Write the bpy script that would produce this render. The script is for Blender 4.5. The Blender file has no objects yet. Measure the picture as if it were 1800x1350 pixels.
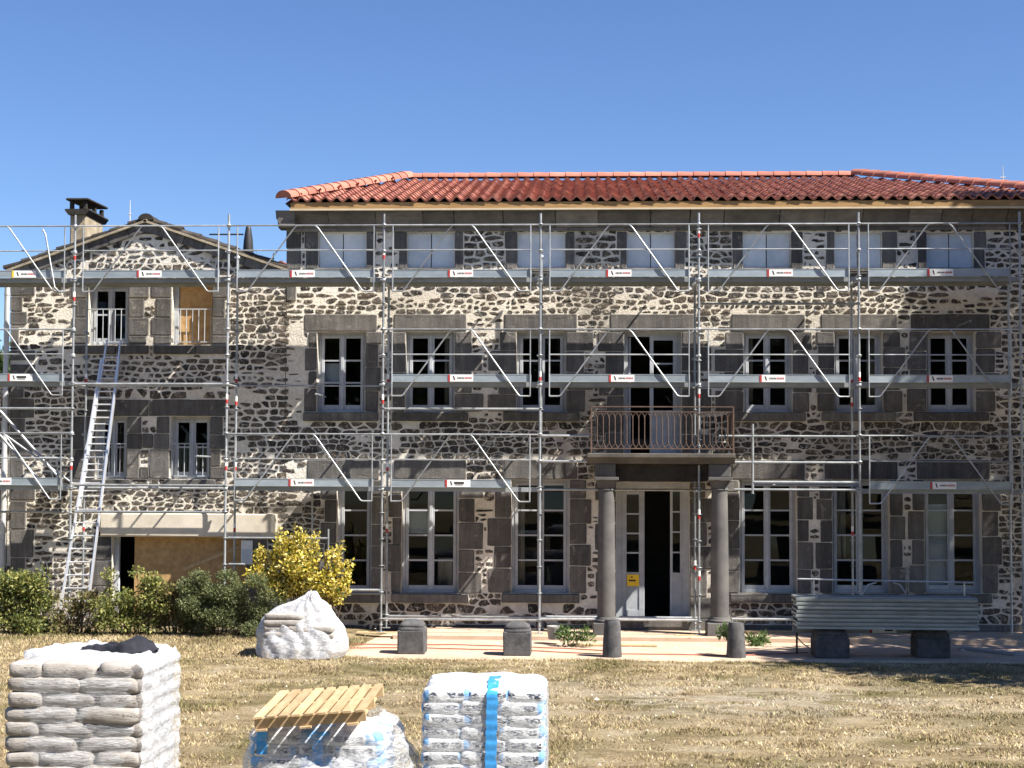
import bpy, bmesh, math, random
import numpy as np
from mathutils import Vector, Matrix, Euler, noise

scene = bpy.context.scene
COL = scene.collection
rad = math.radians

# ------------------------------------------------------------------ camera
CAM = Vector((0.812, 0.0, 3.06))
YAW, PITCH, ROLL = rad(2.645), rad(2.539), rad(0.253)
FPX, CX, CY = 2700.0, 900.0, 720.1          # focal length and principal point in photo pixels (1800x1350)
FWD = Vector((-math.sin(YAW) * math.cos(PITCH), math.cos(YAW) * math.cos(PITCH), math.sin(PITCH)))
_r = Vector((math.cos(YAW), math.sin(YAW), 0)); _u = _r.cross(FWD)
RGT = _r * math.cos(ROLL) + _u * math.sin(ROLL)
UPV = -_r * math.sin(ROLL) + _u * math.cos(ROLL)
cd = bpy.data.cameras.new('camera'); cam = bpy.data.objects.new('camera', cd); COL.objects.link(cam)
cd.sensor_width = 36.0; cd.lens = FPX / 1800 * 36; cd.shift_y = (CY - 675) / 1800.0
cd.clip_start = 0.1; cd.clip_end = 2000
M = Matrix.Identity(4)
for i in range(3):
    M[i][0] = RGT[i]; M[i][1] = UPV[i]; M[i][2] = -FWD[i]; M[i][3] = CAM[i]
cam.matrix_world = M
scene.camera = cam

# ------------------------------------------------------------------ sky, sun, exposure
SUN_AZ, SUN_EL = rad(65.0), rad(49.5)       # azimuth measured from the facade normal towards the right
TOSUN = Vector((math.cos(SUN_EL) * math.sin(SUN_AZ), -math.cos(SUN_EL) * math.cos(SUN_AZ), math.sin(SUN_EL)))
world = bpy.data.worlds.new('World'); scene.world = world; world.use_nodes = True
wn = world.node_tree.nodes; wl = world.node_tree.links
bg = wn['Background']
sky = wn.new('ShaderNodeTexSky'); sky.sky_type = 'NISHITA'; sky.sun_disc = False
sky.sun_elevation = SUN_EL; sky.sun_rotation = math.pi - SUN_AZ
sky.altitude = 900; sky.air_density = 1.0; sky.dust_density = 0.15; sky.ozone_density = 5.0
hs = wn.new('ShaderNodeHueSaturation'); hs.inputs['Saturation'].default_value = 1.10; hs.inputs['Hue'].default_value = .509; wl.new(sky.outputs[0], hs.inputs['Color']); wl.new(hs.outputs[0], bg.inputs[0]); bg.inputs[1].default_value = 0.06
sl = bpy.data.lights.new('sun', 'SUN'); sl.energy = 5.0; sl.angle = rad(0.53); sl.color = (1.0, 0.94, 0.85)
so = bpy.data.objects.new('sun', sl); COL.objects.link(so)
so.rotation_euler = TOSUN.to_track_quat('Z', 'Y').to_euler(); so.location = (20, 0, 30)
scene.view_settings.view_transform = 'Standard'; scene.view_settings.look = 'None'
scene.view_settings.exposure = 1.4; scene.view_settings.gamma = 1.0
scene.view_settings.use_curve_mapping = False

# ------------------------------------------------------------------ helpers
YO, YI, YW = 29.09, 29.89, 30.30            # outer scaffold, inner scaffold, wall face
DK = (6.878, 4.878, 2.878)                  # the three deck levels
def at(px, py, Y):
    d = FWD * FPX + RGT * (px - CX) + UPV * (CY - py)
    t = Y / d.y
    return Vector((CAM.x + d.x * t, Y, CAM.z + d.z * t))
def rect(x0, y0, x1, y1, Y=YW):
    ym, xm = (y0 + y1) / 2, (x0 + x1) / 2
    return (at(x0, ym, Y).x, at(xm, y1, Y).z, at(x1, ym, Y).x, at(xm, y0, Y).z)   # X0, Z0, X1, Z1
def on_ground(px, py, z=0.0):
    d = FWD * FPX + RGT * (px - CX) + UPV * (CY - py)
    t = (z - CAM.z) / d.z
    return CAM + d * t

class MB:
    def __init__(s): s.v = []; s.f = []; s.m = []; s.smooth = []
    def add(s, vs, fs, mi=0, sm=False):
        o = len(s.v); s.v.extend([tuple(v) for v in vs])
        for f in fs: s.f.append(tuple(i + o for i in f)); s.m.append(mi); s.smooth.append(sm)
    def box(s, x0, x1, y0, y1, z0, z1, mi=0, bev=0.0):
        if bev > 0 and min(x1 - x0, y1 - y0, z1 - z0) > 2.2 * bev:
            b = bev; vs = []
            for (X, sx) in ((x0, 1), (x1, -1)):
                for (Y, sy) in ((y0, 1), (y1, -1)):
                    for (Z, sz) in ((z0, 1), (z1, -1)):
                        vs += [(X, Y + sy * b, Z + sz * b), (X + sx * b, Y, Z + sz * b), (X + sx * b, Y + sy * b, Z)]
            bm = bmesh.new(); bv = [bm.verts.new(v) for v in vs]
            r = bmesh.ops.convex_hull(bm, input=bv)
            bm.verts.index_update(); 
            s.add([v.co[:] for v in bm.verts], [[v.index for v in f.verts] for f in bm.faces], mi); bm.free()
            return
        vs = [(x, y, z) for x in (x0, x1) for y in (y0, y1) for z in (z0, z1)]
        s.add(vs, [(0, 1, 3, 2), (4, 6, 7, 5), (0, 4, 5, 1), (2, 3, 7, 6), (0, 2, 6, 4), (1, 5, 7, 3)], mi)
    def obox(s, c, ax, ay, az, mi=0):
        c = Vector(c); vs = [c + a * Vector(ax) + b * Vector(ay) + d * Vector(az) for a in (-1, 1) for b in (-1, 1) for d in (-1, 1)]
        s.add(vs, [(0, 1, 3, 2), (4, 6, 7, 5), (0, 4, 5, 1), (2, 3, 7, 6), (0, 2, 6, 4), (1, 5, 7, 3)], mi)
    def tube(s, pts, r, n=8, mi=0, cap=True, r2=None):
        pts = [Vector(p) for p in pts]; rings = []; N = len(pts)
        prev = None
        for i, p in enumerate(pts):
            if i == 0: t = pts[1] - p
            elif i == N - 1: t = p - pts[i - 1]
            else: t = (pts[i + 1] - p).normalized() + (p - pts[i - 1]).normalized()
            t.normalize()
            a = Vector((0, 1, 0)) if abs(t.y) < .9 else Vector((1, 0, 0))
            if prev is None: u = t.cross(a).normalized()
            else: u = (prev - t * prev.dot(t)).normalized()
            prev = u; w = t.cross(u)
            rr = r if r2 is None else r + (r2 - r) * i / (N - 1)
            rings.append([p + (u * math.cos(q) + w * math.sin(q)) * rr for q in [2 * math.pi * k / n for k in range(n)]])
        vs = [v for R in rings for v in R]; fs = []
        for i in range(N - 1):
            for k in range(n):
                fs.append((i * n + k, i * n + (k + 1) % n, (i + 1) * n + (k + 1) % n, (i + 1) * n + k))
        s.add(vs, fs, mi, True)
        if cap: s.add(rings[0], [tuple(range(n))[::-1]], mi); s.add(rings[-1], [tuple(range(n))], mi)
    def lathe(s, c, prof, n=20, mi=0, sq=False):
        vs = []; fs = []
        for (r, z) in prof:
            for k in range(n):
                q = 2 * math.pi * (k + .5) / n; e = 1
                if sq: e = 1 / max(abs(math.cos(q)), abs(math.sin(q)))
                vs.append((c[0] + r * e * math.cos(q), c[1] + r * e * math.sin(q), c[2] + z))
        for i in range(len(prof) - 1):
            for k in range(n): fs.append((i * n + k, i * n + (k + 1) % n, (i + 1) * n + (k + 1) % n, (i + 1) * n + k))
        s.add(vs, fs, mi, not sq)
        s.add(vs[-n:], [tuple(range(n))], mi); s.add(vs[:n], [tuple(range(n))[::-1]], mi)
    def prism(s, prof, axis, a, b, mi=0):
        """closed 2-D profile (u,v) extruded along x ('x': u=y,v=z) or y ('y': u=x,v=z)"""
        n = len(prof)
        mk = (lambda u, v, w: (w, u, v)) if axis == 'x' else (lambda u, v, w: (u, w, v))
        vs = [mk(u, v, a) for u, v in prof] + [mk(u, v, b) for u, v in prof]
        fs = [(i, (i + 1) % n, n + (i + 1) % n, n + i) for i in range(n)] + [tuple(range(n))[::-1], tuple(range(n, 2 * n))]
        s.add(vs, fs, mi)
    def mesh(s, name, mats, fix=True):
        me = bpy.data.meshes.new(name); me.from_pydata(s.v, [], s.f)
        for m in (mats if isinstance(mats, (list, tuple)) else [mats]): me.materials.append(m)
        me.polygons.foreach_set('material_index', s.m); me.polygons.foreach_set('use_smooth', s.smooth)
        if fix:
            bm = bmesh.new(); bm.from_mesh(me); bmesh.ops.recalc_face_normals(bm, faces=bm.faces); bm.to_mesh(me); bm.free()
        me.update(); return me
    def build(s, name, mats, parent=None, fix=True):
        return link(name, s.mesh(name, mats, fix), parent)

def link(name, me, parent=None, loc=None):
    o = bpy.data.objects.new(name, me); COL.objects.link(o)
    if loc is not None: o.location = loc
    if parent is not None:
        o.parent = parent; o.matrix_parent_inverse = Matrix.Translation(-world_loc(parent))
    return o
def world_loc(o):
    # every parent is only translated
    if o.parent is None: return Vector(o.location)
    return Vector(o.location)
def build_c(mb, name, mats, parent):
    """mesh whose origin sits at its own centre"""
    c = Vector((sum(v[0] for v in mb.v), sum(v[1] for v in mb.v), sum(v[2] for v in mb.v))) / len(mb.v)
    mb.v = [(v[0] - c.x, v[1] - c.y, v[2] - c.z) for v in mb.v]
    return link(name, mb.mesh(name, mats), parent, c)
def tag(o, label, cat, group=None, kind=None):
    if label: o['label'] = label
    if cat: o['category'] = cat
    if group: o['group'] = group
    if kind: o['kind'] = kind
    return o
def thing(name, loc, label, cat, group=None):
    o = bpy.data.objects.new(name, None); COL.objects.link(o); o.location = loc; o.empty_display_size = .2
    return tag(o, label, cat, group)
def structure(o): o['kind'] = 'structure'; return o

# ------------------------------------------------------------------ materials
def new_mat(name):
    m = bpy.data.materials.new(name); m.use_nodes = True
    nt = m.node_tree; b = nt.nodes['Principled BSDF']; return m, nt, b
def nd(nt, t, **kw):
    n = nt.nodes.new(t)
    for k, v in kw.items():
        if hasattr(n, k): setattr(n, k, v)
        else: n.inputs[k].default_value = v
    return n
def ramp(nt, fac, stops):
    r = nt.nodes.new('ShaderNodeValToRGB'); cr = r.color_ramp
    while len(cr.elements) < len(stops): cr.elements.new(.5)
    for e, (p, c) in zip(cr.elements, stops): e.position = p; e.color = (*c, 1) if len(c) == 3 else c
    nt.links.new(fac, r.inputs[0]); return r.outputs[0]
def mixc(nt, fac, a, b, mode='MIX'):
    n = nt.nodes.new('ShaderNodeMix'); n.data_type = 'RGBA'; n.blend_type = mode
    for sock, v in ((n.inputs[0], fac), (n.inputs[6], a), (n.inputs[7], b)):
        if hasattr(v, 'is_linked') or isinstance(v, bpy.types.NodeSocket): nt.links.new(v, sock)
        else: sock.default_value = v if not isinstance(v, tuple) else ((*v, 1) if len(v) == 3 else v)
    return n.outputs[2]
def noise_n(nt, scale, detail=4, rough=.6, vec=None, dist=0.0):
    n = nt.nodes.new('ShaderNodeTexNoise'); n.inputs['Scale'].default_value = scale
    n.inputs['Detail'].default_value = detail; n.inputs['Roughness'].default_value = rough; n.inputs['Distortion'].default_value = dist
    if vec is not None: nt.links.new(vec, n.inputs['Vector'])
    return n.outputs['Fac']
def bump(nt, b, h, strength=.4, dist=.02):
    n = nt.nodes.new('ShaderNodeBump'); n.inputs['Strength'].default_value = strength; n.inputs['Distance'].default_value = dist
    nt.links.new(h, n.inputs['Height']); nt.links.new(n.outputs[0], b.inputs['Normal'])
def pos(nt): return nt.nodes.new('ShaderNodeNewGeometry').outputs['Position']
def rnd_out(nt):
    """one random value per object and per loose piece"""
    a = nt.nodes.new('ShaderNodeObjectInfo').outputs['Random']; b = nt.nodes.new('ShaderNodeNewGeometry').outputs['Random Per Island']
    m = nt.nodes.new('ShaderNodeMath'); m.operation = 'ADD'; nt.links.new(a, m.inputs[0]); nt.links.new(b, m.inputs[1])
    f = nt.nodes.new('ShaderNodeMath'); f.operation = 'FRACT'; nt.links.new(m.outputs[0], f.inputs[0]); return f.outputs[0]
def surf(name, c1, c2, scale=6, rough=.85, b_scale=40, b_str=.3, b_dist=.01, spec=.3, rnd=0.0, metal=0.0, stretch=None, detail=5):
    """two-tone noise surface, optional per-piece brightness change, fine relief"""
    m, nt, b = new_mat(name); p = pos(nt)
    if stretch:
        mp = nt.nodes.new('ShaderNodeMapping'); mp.inputs['Scale'].default_value = stretch; nt.links.new(p, mp.inputs['Vector']); p = mp.outputs[0]
    col = ramp(nt, noise_n(nt, scale, detail, .65, p), [(.3, c1), (.7, c2)])
    if rnd:
        v = ramp(nt, rnd_out(nt), [(0, (1 - rnd,) * 3), (1, (1 + rnd,) * 3)])
        col = mixc(nt, 1.0, col, v, 'MULTIPLY')
    nt.links.new(col, b.inputs['Base Color']); b.inputs['Roughness'].default_value = rough
    b.inputs['Specular IOR Level'].default_value = spec; b.inputs['Metallic'].default_value = metal
    if b_str: bump(nt, b, noise_n(nt, b_scale, 4, .65, p), b_str, b_dist)
    return m

MT = {}
# mortar: cream lime pointing, older grey patches
m, nt, b = new_mat('lime_mortar'); p = pos(nt)
base = ramp(nt, noise_n(nt, .55, 5, .6, p, .6), [(.34, (.45, .415, .36)), (.46, (.70, .65, .56)), (.62, (.84, .79, .69))])
fine = ramp(nt, noise_n(nt, 14, 5, .7, p), [(.3, (.74, .73, .72)), (.65, (1.0, 1.0, 1.0))])
nt.links.new(mixc(nt, 1.0, base, fine, 'MULTIPLY'), b.inputs['Base Color']); b.inputs['Roughness'].default_value = .95
b.inputs['Specular IOR Level'].default_value = .1; bump(nt, b, noise_n(nt, 26, 6, .7, p), .9, .03); MT['mortar'] = m
# rubble stone: dark basalt with brown and grey pieces
m, nt, b = new_mat('basalt_rubble'); p = pos(nt); r = rnd_out(nt)
pc = ramp(nt, r, [(0, (.040, .038, .037)), (.3, (.068, .060, .053)), (.55, (.105, .086, .068)), (.8, (.135, .117, .096)), (1, (.085, .080, .076))])
dust = ramp(nt, noise_n(nt, 16, 6, .75, p), [(.33, (.62, .62, .62)), (.58, (1.1, 1.08, 1.05)), (.70, (2.6, 2.45, 2.2))])
sm = ramp(nt, noise_n(nt, 11, 5, .72, p, .8), [(.53, (0, 0, 0)), (.62, (.72, .72, .72))])
nt.links.new(mixc(nt, sm, mixc(nt, 1.0, pc, dust, 'MULTIPLY'), (.60, .55, .46)), b.inputs['Base Color']); b.inputs['Roughness'].default_value = .9
b.inputs['Specular IOR Level'].default_value = .2; bump(nt, b, noise_n(nt, 30, 6, .75, p), 1.0, .035); MT['rubble'] = m
# dressed lava stone
m, nt, b = new_mat('dressed_lava_stone'); p = pos(nt); r = rnd_out(nt)
pc = ramp(nt, r, [(0, (.094, .091, .088)), (.5, (.128, .123, .117)), (1, (.168, .16, .15))])
v = ramp(nt, noise_n(nt, 3.2, 6, .7, p), [(.3, (.78, .78, .79)), (.7, (1.25, 1.22, 1.18))])
v2 = ramp(nt, noise_n(nt, 55, 4, .7, p), [(.35, (.8, .8, .8)), (.7, (1.15, 1.15, 1.15))])
mps = nt.nodes.new('ShaderNodeMapping'); mps.inputs['Scale'].default_value = (9, 9, .8); nt.links.new(p, mps.inputs['Vector'])
v3 = ramp(nt, noise_n(nt, 1.0, 5, .7, mps.outputs[0]), [(.35, (.68, .67, .66)), (.6, (1.05, 1.05, 1.05)), (.74, (1.4, 1.36, 1.28))])
c = mixc(nt, 1.0, mixc(nt, 1.0, mixc(nt, 1.0, pc, v, 'MULTIPLY'), v2, 'MULTIPLY'), v3, 'MULTIPLY')
c = mixc(nt, ramp(nt, noise_n(nt, 4.5, 6, .72, p, .6), [(.60, (0, 0, 0)), (.70, (.45, .45, .45))]), c, (.50, .46, .39))
nt.links.new(c, b.inputs['Base Color']); b.inputs['Roughness'].default_value = .9; b.inputs['Specular IOR Level'].default_value = .2
bump(nt, b, noise_n(nt, 45, 5, .7, p), .8, .02); MT['dressed'] = m
MT['column'] = surf('column_lava', (.075, .073, .072), (.135, .13, .125), 2.2, .9, 60, .5, .012, .2)
MT['cornice'] = surf('cornice_stone', (.095, .088, .08), (.195, .178, .155), 2.4, .92, 40, .6, .02, .2, rnd=.35)
MT['guard_stone'] = surf('guard_stone_lava', (.05, .05, .053), (.12, .117, .118), 7, .9, 60, .8, .012, .25)
# tiles
m, nt, b = new_mat('red_tile'); p = pos(nt); r = rnd_out(nt)
pc = ramp(nt, r, [(0, (.22, .072, .05)), (.35, (.285, .098, .066)), (.7, (.34, .125, .083)), (1, (.41, .18, .122))])
li = ramp(nt, noise_n(nt, 9, 6, .75, p), [(.35, (.62, .6, .6)), (.6, (1, 1, 1)), (.74, (1.35, 1.5, 1.55))])
nt.links.new(mixc(nt, 1.0, pc, li, 'MULTIPLY'), b.inputs['Base Color']); b.inputs['Roughness'].default_value = .75; bump(nt, b, noise_n(nt, 50, 4), .3, .01); MT['tile'] = m
MT['ridge'] = surf('ridge_tile', (.31, .115, .08), (.41, .17, .12), 3, .8, 40, .3, .01, rnd=.2)
MT['dark_tile'] = surf('blackened_tile', (.022, .020, .018), (.06, .05, .042), 4, .85, 30, .6, .02, rnd=.35)
MT['fascia'] = surf('fascia_wood', (.25, .145, .055), (.40, .25, .11), 1.5, .7, 30, .2, .005, stretch=(1, 1, 14))
MT['fascia_trim'] = surf('pale_batten', (.45, .38, .27), (.58, .50, .37), 3, .8)
MT['paint'] = surf('old_white_paint', (.31, .33, .355), (.44, .46, .485), 5, .6, 60, .15, .004, .3, rnd=.12)
MT['panel'] = surf('window_board', (.46, .525, .575), (.66, .70, .73), 3.5, .7, 30, .15, .005, .3, rnd=.1, detail=8)
MT['galv'] = surf('galvanised_steel', (.24, .258, .272), (.45, .472, .485), 5, .45, 80, .1, .002, .5, metal=.5, rnd=.25)
MT['toe'] = surf('galvanised_sheet', (.25, .30, .335), (.37, .425, .46), 2.2, .5, 60, .1, .002, .4, metal=.3, rnd=.16, stretch=(1, 1, 3))
MT['plank'] = surf('weathered_plank_steel', (.20, .225, .225), (.33, .355, .35), 2.5, .5, 60, .1, .002, .4, metal=.3, rnd=.2, stretch=(1, 1, 3))
MT['deck'] = surf('deck_steel', (.20, .225, .235), (.31, .33, .345), 2.5, .55, 60, .2, .003, .4, metal=.3, rnd=.12)
MT['red'] = surf('red_paint', (.33, .03, .03), (.45, .06, .055), 9, .5, b_str=0)
MT['yellow'] = surf('yellow_paint', (.80, .50, .02), (.9, .58, .04), 9, .5, b_str=0)
MT['sticker'] = surf('white_sticker', (.72, .72, .70), (.82, .82, .80), 12, .5, b_str=0)
MT['ink'] = surf('black_ink', (.02, .02, .02), (.035, .035, .035), 9, .6, b_str=0)
MT['ink_red'] = surf('red_ink', (.35, .08, .09), (.45, .14, .14), 9, .6, b_str=0)
MT['alu'] = surf('ladder_aluminium', (.66, .68, .71), (.82, .83, .85), 4, .35, 60, .08, .002, .5, metal=.6)
MT['rust'] = surf('rusted_iron', (.075, .05, .04), (.155, .105, .08), 12, .8, 60, .4, .004, .3)
MT['rust_panel'] = surf('rusted_sheet', (.11, .055, .028), (.26, .135, .065), 5, .85, 50, .4, .005, .2)
MT['interior'] = surf('dark_interior', (.05, .045, .04), (.08, .07, .06), 2, .9, b_str=0)
MT['side_wall'] = surf('side_wall_stone', (.12, .105, .09), (.34, .30, .25), 5, .95, 20, .8, .03, .2)
MT['render'] = surf('lime_render', (.52, .47, .385), (.68, .62, .52), 2.2, .95, 40, .4, .01, .1)
MT['board'] = surf('osb_board', (.34, .20, .085), (.55, .36, .17), 9, .8, 60, .2, .004, .2)
MT['chimney'] = surf('chimney_render', (.22, .185, .13), (.40, .34, .25), 4, .95, 30, .7, .02, .15)
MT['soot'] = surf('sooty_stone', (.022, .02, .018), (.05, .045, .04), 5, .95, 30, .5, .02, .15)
MT['zinc'] = surf('zinc_pipe', (.42, .43, .44), (.55, .56, .57), 3, .5, b_str=0, metal=.3)
MT['dark_metal'] = surf('dark_metal', (.02, .02, .022), (.04, .04, .042), 5, .5, b_str=0)
MT['pallet'] = surf('pale_pine', (.36, .25, .135), (.52, .385, .23), 2.0, .75, 60, .2, .004, .2, rnd=.22, stretch=(8, 2, 8))
MT['concrete'] = surf('sandy_concrete', (.40, .295, .215), (.53, .41, .31), 1.6, .95, 50, .5, .01, .1, detail=8)
MT['cable_r'] = surf('red_cable', (.28, .07, .04), (.36, .1, .06), 8, .5, b_str=0)
MT['cable_k'] = surf('dark_cable', (.03, .03, .03), (.05, .05, .05), 8, .5, b_str=0)
MT['jacket'] = surf('black_cloth', (.012, .013, .018), (.028, .03, .04), 9, .9, 60, .4, .004, .2)
MT['blue_tape'] = surf('blue_film', (.03, .21, .52), (.06, .32, .68), 14, .35, 30, .3, .004, .5)
MT['bark'] = surf('bark', (.06, .045, .03), (.13, .10, .07), 14, .95, 40, .8, .02, .1)
MT['plastic_pot'] = surf('grey_pot', (.2, .2, .19), (.32, .31, .29), 8, .7, b_str=.1)
MT['bulk_stone'] = surf('tan_block', (.24, .17, .11), (.36, .27, .18), 8, .9, 30, .4, .01)
MT['curtain'] = surf('faded_curtain', (.30, .28, .25), (.42, .40, .36), 3, .9, b_str=0)
# glass
m, nt, b = new_mat('window_glass'); nt.nodes.remove(b); out = nt.nodes['Material Output']
gl = nd(nt, 'ShaderNodeBsdfGlossy'); gl.inputs['Roughness'].default_value = .015; gl.inputs['Color'].default_value = (.9, .95, 1, 1)
tr = nd(nt, 'ShaderNodeBsdfTransparent'); tr.inputs['Color'].default_value = (.72, .76, .76, 1)
fr = nd(nt, 'ShaderNodeFresnel'); fr.inputs['IOR'].default_value = 1.33
mx = nd(nt, 'ShaderNodeMixShader'); nt.links.new(fr.outputs[0], mx.inputs[0]); nt.links.new(tr.outputs[0], mx.inputs[1]); nt.links.new(gl.outputs[0], mx.inputs[2])
nt.links.new(mx.outputs[0], out.inputs[0]); MT['glass'] = m
# clear / milky packing film
def film(name, opac, milk, wr=14):
    m, nt, b = new_mat(name); out = nt.nodes['Material Output']; p = pos(nt)
    b.inputs['Base Color'].default_value = (.80, .82, .86, 1); b.inputs['Roughness'].default_value = .28
    b.inputs['Specular IOR Level'].default_value = .6
    tl = nd(nt, 'ShaderNodeBsdfTranslucent'); tl.inputs['Color'].default_value = (.8, .82, .86, 1)
    m0 = nd(nt, 'ShaderNodeMixShader'); m0.inputs[0].default_value = milk
    nt.links.new(b.outputs[0], m0.inputs[1]); nt.links.new(tl.outputs[0], m0.inputs[2])
    tr = nd(nt, 'ShaderNodeBsdfTransparent'); tr.inputs['Color'].default_value = (.95, .96, .97, 1)
    mx = nd(nt, 'ShaderNodeMixShader')
    mp = nt.nodes.new('ShaderNodeMapping'); mp.inputs['Scale'].default_value = (1, 1, 2.6 if wr != 5 else 9); nt.links.new(p, mp.inputs['Vector'])
    n1 = noise_n(nt, wr, 5, .65, mp.outputs[0], 1.2)
    f = ramp(nt, n1, [(.38, (max(0, opac - .22),) * 3), (.66, (min(1, opac + .3),) * 3)])
    nt.links.new(f, mx.inputs[0]); nt.links.new(tr.outputs[0], mx.inputs[1]); nt.links.new(m0.outputs[0], mx.inputs[2])
    nt.links.new(mx.outputs[0], out.inputs[0]); bump(nt, b, n1, .9, .03)
    return m
MT['film'] = film('stretch_film', .32, .25)
MT['film_dusty'] = film('dusty_stretch_film', .29, .2, 5)
MT['film_cover'] = film('crumpled_cover_film', .60, .35, 6)
MT['film_thick'] = film('milky_sheeting', .78, .3, 8)
MT['film_bag'] = film('loose_clear_sheet', .36, .3, 9)
# bags with a printed face (marks in the bag's own coordinates)
def bag_mat(name, c1, c2, inkc, amount, blue=None):
    m, nt, b = new_mat(name); tc = nt.nodes.new('ShaderNodeTexCoord').outputs['Object']; r = nt.nodes.new('ShaderNodeObjectInfo').outputs['Random']
    col = ramp(nt, noise_n(nt, 5, 5, .6, pos(nt)), [(.3, c1), (.7, c2)])
    sep = nt.nodes.new('ShaderNodeSeparateXYZ'); nt.links.new(tc, sep.inputs[0])
    mp = nt.nodes.new('ShaderNodeMapping'); mp.inputs['Scale'].default_value = (34, 3, 95); nt.links.new(tc, mp.inputs['Vector'])
    cmb = nt.nodes.new('ShaderNodeCombineXYZ')
    for i in range(3):
        mm = nt.nodes.new('ShaderNodeMath'); mm.operation = 'MULTIPLY'; mm.inputs[1].default_value = 7.3 + i * 3; nt.links.new(r, mm.inputs[0]); nt.links.new(mm.outputs[0], cmb.inputs[i])
    nt.links.new(cmb.outputs[0], mp.inputs['Location'])
    n1 = noise_n(nt, 1.0, 2, .5, mp.outputs[0])
    def cmp(src, op, v):
        q = nt.nodes.new('ShaderNodeMath'); q.operation = op; nt.links.new(src, q.inputs[0]); q.inputs[1].default_value = v; return q.outputs[0]
    def mul(a, c):
        q = nt.nodes.new('ShaderNodeMath'); q.operation = 'MULTIPLY'; nt.links.new(a, q.inputs[0]); nt.links.new(c, q.inputs[1]); return q.outputs[0]
    zabs = nt.nodes.new('ShaderNodeMath'); zabs.operation = 'ABSOLUTE'; nt.links.new(sep.outputs[2], zabs.inputs[0])
    band = cmp(zabs.outputs[0], 'LESS_THAN', .026)
    big = cmp(noise_n(nt, 4.5, 1, .5, mp.outputs[0]), 'GREATER_THAN', 0.0)
    xm = cmp(noise_n(nt, 5.5, 1, .5, tc), 'GREATER_THAN', .46)
    ink = mul(mul(cmp(n1, 'GREATER_THAN', 1 - amount), band), xm)
    col = mixc(nt, ink, col, inkc)
    if blue:
        xb = nt.nodes.new('ShaderNodeMath'); xb.operation = 'ABSOLUTE'; nt.links.new(sep.outputs[0], xb.inputs[0])
        col = mixc(nt, mul(cmp(xb.outputs[0], 'GREATER_THAN', .165), cmp(noise_n(nt, 3, 2, .5, tc), 'GREATER_THAN', .47)), col, blue)
    nt.links.new(col, b.inputs['Base Color']); b.inputs['Roughness'].default_value = .75; b.inputs['Specular IOR Level'].default_value = .3
    mp2 = nt.nodes.new('ShaderNodeMapping'); mp2.inputs['Scale'].default_value = (.7, .7, 4); nt.links.new(pos(nt), mp2.inputs['Vector'])
    bump(nt, b, noise_n(nt, 13, 6, .65, mp2.outputs[0], 1.4), .55, .02)
    return m
MT['bag_white'] = bag_mat('printed_white_bag', (.56, .57, .58), (.70, .70, .70), (.06, .075, .11), .56, (.16, .33, .58))
MT['bag_grey'] = bag_mat('dusty_paper_bag', (.25, .23, .21), (.43, .40, .375), (.16, .14, .12), .44)
# foliage
def leaf_mat(name, stops, trans=.35, rough=.55):
    m, nt, b = new_mat(name); out = nt.nodes['Material Output']
    col = ramp(nt, nt.nodes.new('ShaderNodeNewGeometry').outputs['Random Per Island'], stops)
    nt.links.new(col, b.inputs['Base Color']); b.inputs['Roughness'].default_value = rough; b.inputs['Specular IOR Level'].default_value = .3
    tl = nd(nt, 'ShaderNodeBsdfTranslucent'); nt.links.new(col, tl.inputs['Color'])
    mx = nd(nt, 'ShaderNodeMixShader'); mx.inputs[0].default_value = trans
    nt.links.new(b.outputs[0], mx.inputs[1]); nt.links.new(tl.outputs[0], mx.inputs[2]); nt.links.new(mx.outputs[0], out.inputs[0]); return m
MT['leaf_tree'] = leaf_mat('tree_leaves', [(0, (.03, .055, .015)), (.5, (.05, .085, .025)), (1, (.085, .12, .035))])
MT['leaf_hedge'] = leaf_mat('hedge_leaves', [(0, (.08, .10, .032)), (.4, (.17, .195, .058)), (.75, (.27, .28, .08)), (1, (.40, .37, .12))])
MT['leaf_brown'] = leaf_mat('browning_leaves', [(0, (.08, .075, .03)), (.4, (.15, .15, .05)), (.75, (.23, .16, .075)), (1, (.17, .22, .07))])
MT['leaf_juniper'] = leaf_mat('juniper_needles', [(0, (.08, .095, .045)), (.5, (.155, .175, .075)), (1, (.24, .25, .115))], .3)
MT['leaf_gold'] = leaf_mat('golden_leaves', [(0, (.10, .14, .02)), (.15, (.34, .30, .03)), (.45, (.62, .48, .07)), (.8, (.76, .62, .17)), (1, (.82, .74, .36))], .3)
MT['leaf_weed'] = leaf_mat('weed_leaves', [(0, (.04, .08, .02)), (.6, (.09, .15, .04)), (1, (.17, .22, .08))])
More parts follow.
